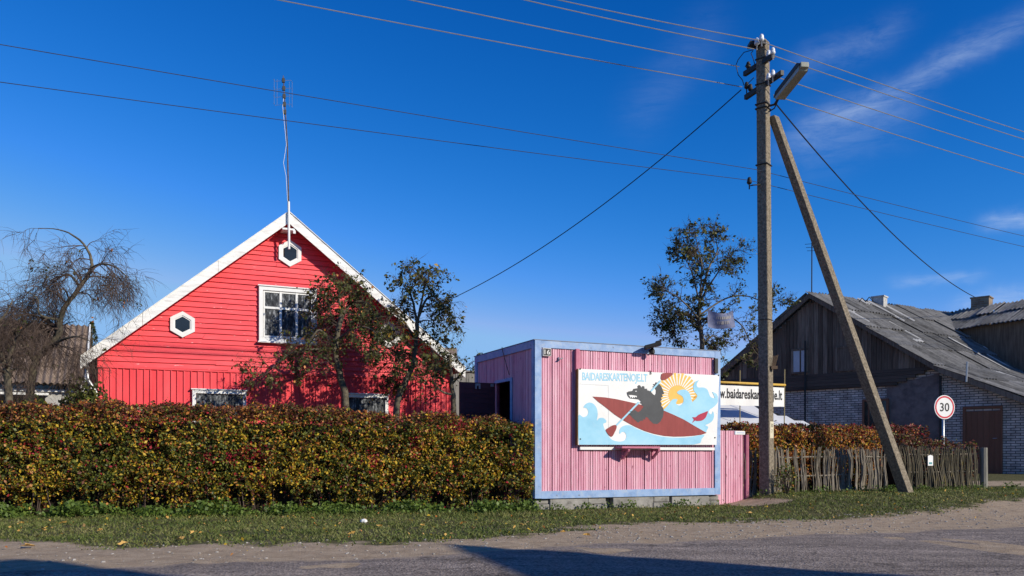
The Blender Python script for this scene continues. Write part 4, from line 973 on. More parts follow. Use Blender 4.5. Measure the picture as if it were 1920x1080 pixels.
m = MB(); taper_box(m, bb, bt, .235, .165, R(-52)); m.build('brace', POLEM, pl, bevel=.015)
def P_(px, py, D): return at(px, py, D)-PB
def axis_at(py):   # centre of the post at a picture row
    z = at(0, py, 16.5).z-PB.z; f = (z)/(ptop.z); return ptop*f
for a, b, w in (((1396,139,16.95),(1450,104,16.15),.05),((1398,183,17.0),(1467,136,15.95),.05)):
    m = MB(); A, B = P_(*a), P_(*b); M = Matrix.Translation(A) @ (B-A).to_track_quat('X','Z').to_matrix().to_4x4()
    m.box(0,(B-A).length,-.035,.035,-.045,.045,M); m.build('crossarm', BLACK, pl)
m = MB(); A = P_(1418,88,16.5)
for dx in (-.0,): m.box(A.x-.16,A.x+.14,A.y-.16,A.y+.05,A.z-.02,A.z+.05)
m.build('top_bracket', BLACK, pl)
INS = [(1419,84,16.3),(1428,77,16.2),(1441,107,16.3),(1449,102,16.15),(1441,150,16.25),(1449,144,16.1),(1403,128,16.85),(1400,166,16.95),(1407,170,16.9),(1405,345,16.35)]
for i, a in enumerate(INS):
    m = MB(); p = P_(*a); m.lathe(p, [(.012,-.10),(.012,0),(.035,0),(.052,.03),(.045,.055),(.036,.06),(.044,.075),(.03,.12),(.018,.13)], 10)
    m.build('insulator', PORC if i < 6 else BLACK, pl, smooth=True)
m = MB()
for py, off in ((113,.13),(160,.135),(197,.14),(205,.14),(310,.14),(600,.145)):
    c = axis_at(py); n = 4; rr = off*1.02
    pts = [Vector((c.x,c.y,c.z))+Matrix.Rotation(th,3,'Z') @ Vector((sx*off*.80,sy*off*.86,0)) for sx, sy in ((-1,-1),(1,-1),(1,1),(-1,1),(-1,-1))]
    m.tube(pts, .012 if py < 500 else .006, 6)
m.each('clamp', BLACK, pl)
m = MB(); c = axis_at(345); m.tube([c, P_(1412,347,16.3), P_(1405,349,16.35), P_(1404,340,16.35)], .014, 6); m.build('side_bracket', BLACK, pl)
m = MB()
for pts in ([(1413,93,16.2),(1395,98,16.3),(1384,112,16.4),(1380,122,16.5),(1384,140,16.5),(1392,150,16.6),(1395,160,16.7)], [(1396,165,16.8),(1404,155,16.6),(1414,145,16.4)], [(1412,95,16.3),(1408,100,16.3),(1410,104,16.3),(1413,112,16.3),(1416,125,16.4)], [(1397,125,16.6),(1402,118,16.6),(1408,122,16.6)], [(1416,168,16.4),(1425,173,16.2)]):
    m.tube([P_(*p) for p in pts], .008, 5)
m.each('jumper_wire', CABLE, pl)
m = MB(); c = axis_at(690); M = Matrix.Rotation(th,3,'Z'); n_ = M @ Vector((1,0,0))
m.box(-.06,.06,-.05,.05,-.03,.03, Matrix.Translation(c+n_*.16))
for i in range(4):
    p = c+n_*(.15+.0*i)+M @ Vector((0,-.06+.04*i,0)); m.tube([p, p+Vector((.03+.012*i,0,.22+.01*i))], .009, 5)
m.build('flag_holder', mat('rusty_holder', [(.08,.05,.035),(.15,.1,.06)], rough=.8), pl)
c = axis_at(806); qn = .1085
m = MB(); Mf = Matrix.Translation(c) @ Matrix.Rotation(th+R(90),4,'Z')   # local -y = lit face normal
m.box(-.085,.085,-qn-.003,-qn+.01,-.16,.16,Mf); o = m.build('number_patch', PLAQUE, pl)
for tx, zz0, zz1, xx in (('30',.05,.12,.05),('7',-.06,.01,.025)):
    t_ = text_mesh(tx, -xx, xx, zz0, zz1, -qn-.0055); t_.v = [tuple(Mf @ Vector(v)) for v in t_.v]; t_.build('numeral', mat('faded_numeral', [(.12,.10,.07),(.2,.17,.12)], bump=0), o)
# street lamp
ls = at(1459, 184, 16.15); le = at(1508, 122, 15.05); lt0 = at(1441, 199, 16.4)
lm = empty('street_lamp', lt0, 'long grey street lamp fixed near the top of the utility pole', 'street lamp')
m = MB(); m.tube([(0,0,0), at(1452,196,16.3)-lt0, ls-lt0+(le-ls)*.15], .022, 8); m.tube([at(1441,210,16.4)-lt0, at(1452,203,16.3)-lt0, ls-lt0+(le-ls)*.1], .012, 6); m.build('arm', BLACK, lm)
d = (le-ls); M = Matrix.Translation(ls-lt0) @ d.to_track_quat('X','Z').to_matrix().to_4x4(); Ln = d.length
m = MB(); m.prism([(0,0),(Ln*.08,.08),(Ln*.92,.09),(Ln,.03),(Ln,-.0),(0,-.0)], -.095, .095); m.v = [tuple(M @ Vector(v)) for v in m.v]; m.build('housing', BLACK, lm, bevel=.01)
m = MB(); m.prism([(.02,-.002),(Ln-.02,-.002),(Ln-.06,-.075),(.08,-.075)], -.085, .085); m.v = [tuple(M @ Vector(v)) for v in m.v]; m.build('diffuser', LENS, lm, bevel=.01)
m = MB(); m.box(Ln-.05,Ln+.03,-.075,.075,-.05,.045,M); m.build('end_cap', LENS, lm, bevel=.01)

# wires
def wire(label, pts, r, m_, sag=0., group='power wires on the utility pole', name='power_wire', n=28):
    m = MB(); pts = [Vector(p) for p in pts]; o = pts[0]; out = []
    for a, b in zip(pts, pts[1:]):
        for i in range(n):
            t = i/n; q = a.lerp(b, t); q = q-Vector((0,0,4*sag*t*(1-t))); out.append(q-o)
    out.append(pts[-1]-o); m.tube(out, r, 5)
    ob = m.build(name, m_); ob.location = o; tag(ob, label, 'wire', group); return ob
def lev(a, px, py):   # the level continuation of a wire point a through a picture point
    return at(px, py, (a.z-EYE)*F/(HY-py))
LW_ = [((1391,163,16.9),(580,0)),((1386,125,16.6),(820,0)),((1414,92,16.2),(1030,0)),((1426,76,16.2),(1095,0))]
names = ['lowest of the four upper wires running left from the pole','second lowest of the four upper wires running left from the pole','second highest wire running left from the pole top','highest wire running left from the pole top']
for (a, b), nm in zip(LW_, names):
    A = at(*a); B = lev(A, *b); E = A+(B-A)*2.6; wire(nm, [E, A], .009, WIREM, sag=.10)
RW_ = [((1430,79,16.2),(1920,238)),((1449,104,16.15),(1920,252)),((1449,142,16.1),(1920,286)),((1450,178,16.3),(1920,318))]
names = ['highest wire running right from the pole top','second highest wire running right from the pole','third wire running right from the pole past the street lamp','lowest of the four upper wires running right from the pole']
for (a, b), nm in zip(RW_, names):
    A = at(*a); B = lev(A, *b); E = A+(B-A)*2.4; wire(nm, [A, E], .009, WIREM, sag=.12)
for (y0, y1, y2, lab) in ((75,318,438,'upper of the two thin wires crossing the sky above the red house'),(146,338,458,'lower of the two thin wires crossing the sky above the red house')):
    A = at(1405 if y0 > 100 else 1418, y1, 16.35); B = lev(A, 0, y0); E = lev(A, 1920, y2); wire(lab, [A+(B-A)*1.8, A, A+(E-A)*2], .006, THINW, sag=.06)
wire('black service cable sagging from the pole to the red house', [at(1390,168,16.9), at(768,592,25.5)], .011, CABLE, sag=.55, group='service cables')
wire('black twisted cable running from the pole to the grey house chimney', [at(1456,196,16.4), at(1838,562,32.4)], .014, CABLE, sag=.5, group='service cables')
m = MB(); p = H.loc(at(768,592,25.5)); m.tube([(p.x,p.y,rooft(p.x)-.1),(p.x,p.y,p.z+.1)], .03, 8); m.build('service_mast', STEEL, hs)

# ------------------------------------------------------------------ grey house on the right
gdir = Vector((.75,-.66,0)); rdir = Vector((.862,.507,0)); rdir.normalize()
CORN = Vector((13.58,27,3.70)); APEX = Vector((10.48,29.73,6.54)); LEFT = Vector((7.43,32.4,3.46))
QF = Frame(LEFT.x, LEFT.y, 0, math.atan2(gdir.y, gdir.x))       # x along the gable to the right, y into the house
gs_ = empty('grey_house', QF, 'weathered grey house with dark plank gable, brick walls and patched corrugated roof', 'house')
xA, xC = QF.loc(APEX).x, QF.loc(CORN).x; yA = QF.loc(APEX).y
xE = QF.xz(2010, 760)[0]; zE = 3.70-.459*(xE-xC)
zgab = QF.xz(1470, 734)[1]
inner = QF.I.to_3x3() @ rdir
def ext(p, t): return (p[0]+inner.x*t, inner.y*t, p[1])
m = MB(); prof = [(0,0),(xE,0),(xE,zE-.1),(xC,3.6),(xA,6.42),(0,3.36)]; n = len(prof); DE = 12
m.add([ext(p,0) for p in prof]+[ext(p,DE) for p in prof], [tuple(range(n)), tuple(range(2*n-1,n-1,-1))]+[(i,n+i,n+(i+1)%n,(i+1)%n) for i in range(n)])
m.build('wall', BRICK, gs_)
xpl = QF.xz(1663, 760)[0]
m = MB(); zt = QF.xz(1765,700)[1]; m.prism([(xpl,.3),(xC-.05,.3),(xC-.05,zt),(xpl,zgab)], -.03, -.002); m.build('plaster_patch', PLASTER, gs_)
pk = MB(); x = .05
zlog = QF.xz(1560, 700)[1]
while x < xC-.1:
    w = random.uniform(.13,.2); xm_ = x+w/2
    zt = (3.36+(6.42-3.36)*xm_/xA if xm_ < xA else 6.42-(6.42-3.6)*(xm_-xA)/(xC-xA))-.04
    zb = zlog-random.uniform(0,.03)
    if zt > zb+.05: pk.box(x, x+w-.008, -.075-random.uniform(0,.014), -.04, zb, zt)
    x += w
pk.build('gable_planks', PLANK, gs_)
lg = MB(); nl = 5; xs_end = [xC-.55-.28*i for i in range(nl)][::1]
for i in range(nl):
    z1_ = zlog-(zlog-zgab)*i/nl; z0_ = zlog-(zlog-zgab)*(i+1)/nl+.006
    lg.box(.02, QF.xz(1752-17*i if i else 1755, 700)[0], -.10-random.uniform(0,.012), -.004, z0_, z1_)
lg.build('log_course', LOGM, gs_)
def gw(px0,px1,py0,py1,m_frame,m_pane,sash,name='window', zb=None):
    x0, z1_ = QF.xz(px0,py0,.1); x1, _ = QF.xz(px1,py0,.1); _, z0_ = QF.xz(px0,py1,.1)
    if zb is not None: z0_ = zb
    f = .07; w = MB(); w.box(x0,x1,-.13,-.05,z1_-f,z1_); w.box(x0,x1,-.13,-.05,z0_,z0_+f); w.box(x0,x0+f,-.13,-.05,z0_+f,z1_-f); w.box(x1-f,x1,-.13,-.05,z0_+f,z1_-f)
    for s in sash: w.box(x0+(x1-x0)*s-.025,x0+(x1-x0)*s+.025,-.12,-.06,z0_+f,z1_-f)
    o = w.build(name, m_frame, gs_); g = MB(); g.box(x0+f,x1-f,-.11,-.105+.01,z0_+f,z1_-f); g.build('pane', m_pane, o); return o
GL2 = mat('painted_sky_glass', [(.35,.40,.46),(.5,.55,.6)], rough=.15, spec=.8, scale=3, bump=.03)  # pale base colour paints the bright sky reflection into the attic pane
gw(1484,1515,655,702,PLANK,GL2,[.55]); o = gw(1566,1605,650,697,PLANK,PLANK,[]); o['label'] = 'boarded up attic window'
gw(1617,1666,749,812,DOORB,GLASS,[.25,.7])
x0, z1_ = QF.xz(1812,767); x1, _ = QF.xz(1876,767); m = MB(); x = x0
while x < x1-.02: m.box(x, min(x+.155,x1), -.05+random.uniform(0,.006), -.012, .35, z1_-.08); x += .16
dr = m.build('door', DOORB, gs_); m = MB(); m.box(x0-.09,x0-.005,-.07,-.004,.3,z1_); m.box(x1+.005,x1+.06,-.07,-.004,.3,z1_); m.box(x0-.09,x1+.06,-.075,-.004,z1_+.003,z1_+.07); m.build('door_frame', DOORB, dr)
m = MB(); xk, zk = QF.xz(1870,822); m.tube([(xk,-.06,zk),(xk,-.11,zk),(xk-.1,-.11,zk)], .012, 6); m.build('handle', STEEL, dr)
m = MB(); xk, _ = QF.xz(1513,760); m.tube([(xk,-.16,.3),(xk,-.16,QF.xz(1513,640)[1])], .03, 6); m.build('downpipe', BLACK, gs_)
m = MB(); xk, _ = QF.xz(1765,730); m.tube([(xk,-.08,.3),(xk,-.08,3.45)], .035, 6); m.build('corner_pipe', BLACK, gs_)
# roofs in corrugated sheets: P(t along ridge, q down slope)
def corr_roof(name, org, rd, dd, slope, t0, t1, q0, q1, mt, pitch=.16, amp=.034, sheet_t=.62, sheet_q=1.35, patch=0., cut=None):
    m = MB(); org = Vector(org)
    nq = max(1, math.ceil((q1-q0)/sheet_q)); ntn = max(1, math.ceil((t1-t0)/sheet_t)); seg = 6
    for a in range(ntn):
        for b in range(nq):
            ta = t0+(t1-t0)*a/ntn; tb = t0+(t1-t0)*(a+1)/ntn; qa = q0+(q1-q0)*b/nq-.10; qb = q0+(q1-q0)*(b+1)/nq
            if b == 0: qa = q0
            if cut and cut((ta+tb)/2, (qa+qb)/2): continue
            k = int((tb-ta)/pitch*seg); vs = []; dz = random.gauss(0,.016); sk = random.gauss(0,.012)
            for i in range(k+1):
                t = ta+(tb-ta)*i/k; z_ = amp*math.cos(2*math.pi*t/pitch)
                for q, lift in ((qa+sk, .0),(qb+sk, .04)):
                    p = org+rd*t+dd*q; vs.append((p.x, p.y, p.z-slope*q+z_+lift+dz+.01*(a%2)))
            m.add(vs, [(2*i,2*i+1,2*i+3,2*i+2) for i in range(k)], 1 if random.random() < patch else 0)
    for i in range(len(m.v)): m.v[i] = tuple(QF.I @ Vector(m.v[i]))
    return m.build(name, [mt, SHEETL], gs_, smooth=False)
qC = (CORN-APEX).dot(gdir.normalized()); gd = gdir.normalized(); slope = (6.54-3.70)/qC
DORM_T = 7.9
def hidden(t, q): return t > 6.3 and q < 1.0
corr_roof('roof', APEX+Vector((0,0,.06)), rdir, gd, slope, -.35, 13, 0, qC+.02, SHEET, patch=.0)
corr_roof('lean_to_roof', CORN+Vector((0,0,.085)), rdir, gd, .459, -.35, 12, -.05, xE-xC, SHEET, patch=.02)
ld = (LEFT-APEX); qL = math.hypot(ld.x, ld.y); ld2 = Vector((ld.x,ld.y,0)).normalized()
corr_roof('roof', APEX+Vector((0,0,.06)), rdir, ld2, (6.54-3.46)/qL, -.35, 13, 0, qL+.5, SHEET)
# pale worn strips: overlapped edges that show fresh asbestos
m = MB()
for (t, q0_, q1_, w) in ((1.05,.05,1.0,.10),(2.35,.0,.35,.3),(2.75,.1,1.35,.12),(3.5,.05,1.25,.14),(.25,1.05,1.75,.07),(1.6,1.55,2.6,.06),(3.3,2.0,3.3,.10),(3.75,2.2,4.1,.16),(4.4,2.9,4.05,.07),(1.15,2.6,2.75,.45),(0.0,1.1,1.18,.5),(5.2,2.6,3.6,.08),(5.8,3.2,4.4,.06)):
    vs = []
    kk = 10
    for i in range(kk+1):
        tt = t+w*i/kk; z_ = .026*math.cos(2*math.pi*tt/.15)
        for q in (q0_, q1_):
            p = APEX+Vector((0,0,.06))+rdir*tt+gd*q; vs.append(QF.I @ Vector((p.x,p.y,p.z-slope*q+z_+.045)))
    m.add(vs, [(2*i,2*i+1,2*i+3,2*i+2) for i in range(kk)])
for (t, q0_, q1_, w) in ((2.2,.25,.9,.5),(1.6,1.2,1.28,.7)):
    vs = []
    for i in range(11):
        tt = t+w*i/10; z_ = .026*math.cos(2*math.pi*tt/.15)
        for q in (q0_, q1_): p = CORN+Vector((0,0,.085))+rdir*tt+gd*q; vs.append(QF.I @ Vector((p.x,p.y,p.z-.459*q+z_+.04)))
    m.add(vs, [(2*i,2*i+1,2*i+3,2*i+2) for i in range(10)])
m.each('pale_patch', SHEETL, gs_)
m = MB()   # bargeboards of the gable
for (a, b) in ((APEX, LEFT+Vector((-.35,.3,-.3))), (APEX, CORN), (CORN, CORN+gd*(xE-xC)+Vector((0,0,-.459*(xE-xC))))):
    A = QF.loc(a); B = QF.loc(b); o_ = -.30
    A.y = B.y = o_
    m.add([A+Vector((0,0,.03)),B+Vector((0,0,.03)),B+Vector((0,0,-.15)),A+Vector((0,0,-.15)),A+Vector((0,.04,.03)),B+Vector((0,.04,.03)),B+Vector((0,.04,-.15)),A+Vector((0,.04,-.15))],[(0,1,2,3),(7,6,5,4),(0,4,5,1),(3,2,6,7),(0,3,7,4),(1,5,6,2)])
m.build('bargeboard', PLANK, gs_)
# cross wing
ddn = Vector((rdir.y,-rdir.x,0)); cw_dir = Vector((.484,-.875,0)).normalized(); R0 = APEX+rdir*DORM_T
for sg_ in (-1, 1):
    corr_roof('dormer_roof', R0+Vector((0,0,.07))-cw_dir*.2, cw_dir, rdir*sg_, .526, 0, 5.5, 0, 2.0, SHEET, pitch=.16, cut=(lambda t, q: t < .62*q) if sg_ < 0 else None)
m = MB(); w_ = 1.75; zt = 6.54-.526*w_
pts = []
for sg_ in (-1, 1):
    a = R0+rdir*w_*sg_+cw_dir*.0; b = a+cw_dir*5.3
    pts.append((a, b))
vs = [QF.loc((p.x,p.y,z)) for (p, z) in ((pts[0][0],3.3),(pts[0][1],1.0),(pts[0][1],zt),(pts[0][0],zt),(pts[1][0],3.3),(pts[1][1],1.0),(pts[1][1],zt),(pts[1][0],zt))]
apx = QF.loc((R0+cw_dir*5.3)[:2]+(6.5,)); vs.append(apx)
m.add(vs, [(0,1,2,3),(4,7,6,5),(1,5,6,8,2)]); m.build('dormer_wall', PLANK, gs_)
def chimney(px0, px1, py0, D, m_, w):
    c = at((px0+px1)/2, py0, D); p = QF.loc(c); m = MB(); m.box(p.x-w/2,p.x+w/2,p.y-w/2,p.y+w/2,p.z-1.3,p.z-.05); m.box(p.x-w/2-.03,p.x+w/2+.03,p.y-w/2-.03,p.y+w/2+.03,p.z-.05,p.z)
    m.build('chimney', m_, gs_)
chimney(1635,1663,556,31.4,mat('whitewashed_brick', [(.30,.29,.27),(.55,.54,.52)], rough=.9, scale=7, bump=.3), .42)
chimney(1820,1862,558,32.8,CHBRICK,.62)
m = MB(); a = QF.loc(APEX); tpx = QF.loc(at(1521,452,29.6)); m.tube([(a.x,a.y-.1,a.z-.3),(tpx.x,a.y-.1,tpx.z)], .02, 6)
for i in range(3): m.tube([(tpx.x-.25+.04*i,a.y-.1,tpx.z-.06-.12*i),(tpx.x+.2-.04*i,a.y-.1,tpx.z-.1-.12*i)], .008, 4)
m.build('aerial', BLACK, gs_)
m = MB(); x0, z1_ = QF.xz(1814,678,.35); _, z0_ = QF.xz(1811,716,.35); m.tube([(x0,-.35,z1_),(x0-.03,-.35,z0_)], .03, 6); m.build('vent_pipe', STEEL, gs_)
m = MB(); p1 = QF.loc(at(1610,562,30.6)); 
for k in range(2): m.tube([p1+Vector((.0+.25*k,0,-.1)), p1+Vector((.12+.25*k,0,.05)), p1+Vector((.25+.25*k,0,-.1))], .02, 5)
m.build('loose_ridge_sheet', BLACK, gs_)

# ------------------------------------------------------------------ banner, tent, flag, sign
BN = Frame(at(1300,760,20.0).x, 20.0)
bn = empty('banner', BN, 'white banner with black web address hung between kiosk and pole', 'banner')
bx0, _ = BN.xz(1312,722); bx1, bz1 = BN.xz(1471,727); _, bz0 = BN.xz(1471,763)
m = MB(); nn = 30; vs = []
for i in range(nn+1):
    x = bx0+(bx1-bx0)*i/nn; y = .012*math.sin(i*.9)
    vs += [(x, y, bz0+.006*math.sin(i*.7)), (x, y, bz1), (x, y+.006, bz0+.006*math.sin(i*.7)), (x, y+.006, bz1)]
fs_ = []
for i in range(nn): fs_ += [(4*i,4*i+4,4*i+5,4*i+1), (4*i+2,4*i+3,4*i+7,4*i+6)]
m.add(vs, fs_); m.build('cloth', SIGNW, bn)
tx1 = BN.xz(1467,745)[0]; tx0 = tx1-(tx1-BN.xz(1350,745)[0])*136/117
tm = text_mesh('www.baidareskartenoje.lt', tx0, tx1, bz0+.09, bz1-.07, 0, 1.02, .022)
tm.v = [(x, .012*math.sin((x-bx0)/(bx1-bx0)*nn*.9)-.006, z) for x, y, z in tm.v]; tm.build('lettering', INK, bn)
pr = empty('pipe_rail', BN, 'yellow pipe rail above the white banner', 'pipe')
_, pz = BN.xz(1471,722); m = MB(); m.tube([(bx0-.3,.0,pz),(bx1+.02,.0,pz)], .03, 10); m.build('pipe', YEL, pr, smooth=True)
m = MB(); xx = BN.xz(1391,728)[0]; m.tube([(bx0-.3,.05,pz-.09),(xx,.05,pz-.09)], .02, 8); m.build('lower_pipe', YEL, pr, smooth=True)
for px, py in ((1391,694),(1475,692)):
    m = MB(); xx, zz = BN.xz(px,py); m.tube([(xx-.03 if px > 1450 else xx,.07,0),(xx,.07,zz)], .013, 6); m.build('post', POSTY, pr)
TD = 22.6; tcn = at(1352, 755, TD); T_ = Frame(tcn.x, TD)
tt = empty('tent', T_, 'white canvas tent roof behind the hedge and the kiosk', 'tent')
zc = at(0,735,TD).z; ze = at(0,797,TD-1.2).z; hw = 1.75; m = MB()
def tentpt(u_, v_):    # sagging canvas
    r_ = max(abs(u_), abs(v_)); return (u_*hw, v_*hw, zc-(zc-ze)*(r_**.82))
NG = 12; grid = [tentpt(-1+2*i/NG, -1+2*j/NG) for j in range(NG+1) for i in range(NG+1)]
m.add(grid, [(j*(NG+1)+i, j*(NG+1)+i+1, (j+1)*(NG+1)+i+1, (j+1)*(NG+1)+i) for j in range(NG) for i in range(NG)])
m.build('canopy', TENT, tt)
m = MB(); m.box(-hw,hw,-hw-.004,-hw,ze-.16,ze-.002); m.box(hw,hw+.004,-hw,hw,ze-.16,ze-.002); m.box(-hw-.004,-hw,-hw,hw,ze-.16,ze-.002); m.build('valance', TENT, tt)
for sx in (-1,1):
    for sy in (-1,1):
        m = MB(); m.tube([(sx*hw*.98,sy*hw*.98,0),(sx*hw*.98,sy*hw*.98,ze)], .02, 6); m.build('leg', STEEL, tt)
m = MB()
for sx in (-1,1): m.tube([Vector(tentpt(sx*t*.98,-t*.98))-Vector((0,0,.03)) for t in np.linspace(0,1,8)], .018, 6)
m.build('ridge_pole', BLACK, tt)
# flag in the tree
FLF = Frame(at(1351,595,18.3).x, 18.3, 0, R(8)); fg = empty('flag', FLF, 'faded blue printed cloth flag hanging in the apple tree', 'flag')
fx0, fz1 = FLF.xz(1329,579); fx1, _ = FLF.xz(1376,579); _, fz0 = FLF.xz(1350,613); m = MB(); n = 14; vs = []
def flz(u_, v_): return (fx0+(fx1-fx0)*u_+(.03*(1-v_) if u_ > .5 else -.02*(1-v_)), .05*math.sin(u_*6+v_*2), fz0+(fz1-fz0)*v_-.10*v_*4*u_*(1-u_)-.04*(1-v_)*math.sin(u_*3.1))
for j in range(n+1):
    for i in range(n+1): vs.append(flz(i/n, j/n))
m.add(vs, [(j*(n+1)+i, j*(n+1)+i+1, (j+1)*(n+1)+i+1, (j+1)*(n+1)+i) for j in range(n) for i in range(n)]); m.build('cloth', FLAGM, fg, smooth=True)
m = MB()
for (u0,u1,v0,v1,cnt) in ((.30,.88,.60,.78,9),(.36,.78,.28,.48,6)):
    for k in range(cnt):
        a = u0+(u1-u0)*k/cnt; b = a+(u1-u0)/cnt*.62; q = [flz(a,v0),flz(b,v0),flz(b,v1),flz(a,v1)]; m.add([(x,y-.006,z) for x,y,z in q], [(0,1,2,3)])
m.build('faded_print', FLAGT, fg)
m = MB(); m.tube([flz(0,1), (fx0-.05,.1,fz1+.35)], .005, 4); m.tube([flz(1,1), (fx1+.02,.1,fz1+.35)], .005, 4); m.build('cord', CABLE, fg)
# speed sign
SD = 20.6; sc_ = at(1770.5, 763.5, SD); SF = Frame(sc_.x, SD, 0, R(14)); sp = empty('speed_sign', SF, 'round white speed limit sign 30 with red ring on steel post', 'road sign')
rr = 22.5/F*SD
def disc(r0, r1, y, n=48):
    m = MB()
    for k in range(n):
        a, b = 2*math.pi*k/n, 2*math.pi*(k+1)/n
        m.add([(r*.0+rad*math.cos(t), y, sc_.z+rad*math.sin(t)) for rad, t in ((r0,a),(r0,b),(r1,b),(r1,a))], [(0,1,2,3)])
    return m
r = 0
m = MB(); m.prism([(rr*math.cos(2*math.pi*k/48), sc_.z+rr*math.sin(2*math.pi*k/48)) for k in range(48)], -.012, .0); m.build('plate', SIGNW, sp)
disc(rr*.80, rr*.93, -.0145).build('ring', ROADRED, sp)
text_mesh('30', -rr*.46, rr*.46, sc_.z-rr*.36, sc_.z+rr*.36, -.0145, 1.0, .012).build('numerals', INK, sp)
m = MB(); m.tube([(.0,.035,0),(0,.035,sc_.z+rr*.6)], .03, 10); m.build('post', STEEL, sp, smooth=True)

# ------------------------------------------------------------------ buildings behind on the left, and gap shed
OB = Frame(-13.0, 26.0)
ob = empty('outbuilding', OB, 'low grey outbuilding with brown corrugated roof behind the bare trees', 'building')
zr, zev = 5.43, 3.14
m = MB(); m.box(-11,-.25,.3,6.5,0,zev-.05); m.build('wall', mat('pale_render', [(.34,.33,.32),(.48,.47,.45)], rough=.9, scale=2.5, bump=.3, dirt=((.2,.18,.15),3,.5,.75,.6)), ob)
def simple_corr(org_y0, z0_, org_y1, z1_, x0, x1, pitch, amp, mt, root, name='roof'):
    m = MB(); st = .9; x = x0
    while x < x1-.01:
        xe = min(x+st, x1)
        for b in range(4):
            f0, f1 = b/4-.02, (b+1)/4; k = max(4, int((xe-x)/pitch*6)); vs = []
            for i in range(k+1):
                t = x+(xe-x)*i/k
                for f in (f0, f1): vs.append((t, org_y0+(org_y1-org_y0)*f, z0_+(z1_-z0_)*f+amp*math.cos(2*math.pi*t/pitch)-.018*f+.02*((4-b)%2)))
            m.add(vs, [(2*i,2*i+1,2*i+3,2*i+2) for i in range(k)])
        x = xe
    return m.build(name, mt, root)
simple_corr(-.15, zev, 3.85, zr, -11.2, 0, .18, .03, SHEETB, ob); simple_corr(7.8, zev, 3.85, zr, -11.2, 0, .18, .03, SHEETB, ob)
m = MB(); m.prism([(0,0),(0.01,0),(.01,1),(0,1)], 0, .001)
m = MB(); m.add([(-.15,.3,0),(-.15,7.4,0),(-.15,7.4,zev),(-.15,3.85,zr-.1),(-.15,.3,zev)], [(0,1,2,3,4)]); m.build('gable_wall', WHITE, ob)
m = MB(); A = Vector((0,-.15,zev)); B = Vector((0,3.85,zr)); m.add([A+Vector((.02,0,.05)),B+Vector((.02,0,.05)),B+Vector((.02,0,-.2)),A+Vector((.02,0,-.2)),A+Vector((-.02,0,.05)),B+Vector((-.02,0,.05))],[(0,3,2,1),(0,1,5,4)]); m.build('bargeboard', WHITE, ob)
m = MB(); m.box(-3.3,-.3,.2,.29,2.955,3.07); m.build('clerestory_window', GLASS, ob)
m = MB(); m.box(-3.3,-.3,.17,.298,2.87,2.94); m.box(-3.5,-1.0,.15,.298,2.76,2.83); m.build('white_ledge', WHITE, ob)
m = MB(); m.box(-2.6,-1.1,.2,.296,.2,2.72); m.build('dark_opening_panel', DARKIN, ob)  # dark panel on the solid wall, painting the unlit inside of a doorway
WS = Frame(*at(158,700,29.5)[:2], 0); ws = empty('white_shed', WS, 'small whitewashed building between the outbuilding and the red house', 'building')
m = MB(); m.box(.2,3,.1,3,0,3.6); m.build('wall', WHITE, ws); m = MB(); m.box(.1,3.1,0,3.1,3.62,3.75); m.build('roof', SHEET, ws)
GS = Frame(*at(838,700,31)[:2], 0); gsd = empty('grey_shed', GS, 'grey ribbed metal shed seen behind the right end of the red house', 'shed')
m = MB(); x = -.2
while x < 2.2: m.box(x, x+.10, -.02-random.choice((0,.02)), .0, 0, 4.0); x += .105
m.box(-.25,2.25,.004,3,0,3.95); m.build('wall', mat('grey_ribs', [(.14,.135,.12),(.24,.23,.21)], rough=.8, island=.5), gsd); m = MB(); m.box(-.3,.35,-.1,2,4.0,4.85); m.build('chimney', PLASTER, gsd)
m = MB(); m.box(-.3,2.3,-.1,3.1,4.0,4.07) if False else m.box(.36,2.3,-.1,3.1,4.0,4.07); m.build('roof', SHEET, gsd)
# small spruce top behind the outbuilding
sb = at(172, 760, 36); st = empty('spruce_tree', (sb.x, 36, 0), 'dark spruce top peeping over the outbuilding roof', 'tree')
m = MB(); m.tube([(0,0,0),(0,0,6.55)], [.16,.02], 8); m.build('trunk', BARK, st)
P = []
for _ in range(3500):
    z = random.uniform(1,6.6); rr_ = (6.6-z)*.30*math.sqrt(random.random())+.05; a = random.uniform(0,6.28); P.append((rr_*math.cos(a), rr_*math.sin(a), z-rr_*.4))
co, f = leaf_cloud(np.array(P), .12, 0, .3); mesh_np('crown', co, f, [LEAFD], None, st)
# house across the road, out of frame: its gable and lean-to throw the shadow on the asphalt
SUN_AZ = math.atan2(.842, -.54); SUN_EL = R(25.0)
s2 = Vector((.842,-.54)); c2 = Vector((.54,.842)); te = math.tan(SUN_EL)
nb = empty('roadside_house', (s2*12).to_3d(), 'plain house across the road whose gable shadow falls on the asphalt', 'house'); OFF = (s2*12)
def ac(a, c, z): p = s2*a+c2*c-OFF; return (p.x, p.y, z)
def hz(a, h): return (a+h)*te
m = MB()
A0 = 9.0; zl_ = hz(A0, 7.95)
def block(m, pts, a0, a1):     # pts in (c,z), extruded along the sun axis a
    n = len(pts); m.add([ac(a0,c,z) for c,z in pts]+[ac(a1,c,z) for c,z in pts], [tuple(range(n)),tuple(range(2*n-1,n-1,-1))]+[(i,n+i,n+(i+1)%n,(i+1)%n) for i in range(n)])
block(m, [(-5,0),(4.0,0),(4.1,zl_),(-5,zl_+.3)], A0, A0+6)
block(m, [(4.12,0),(6.9,0),(7.0,hz(A0,2.6)),(7.15,hz(A0,5.5)),(5.54,hz(A0,3.6)),(4.12,hz(A0,2.0))], A0+.05, A0+4)
m.build('wall', PLASTER, nb)

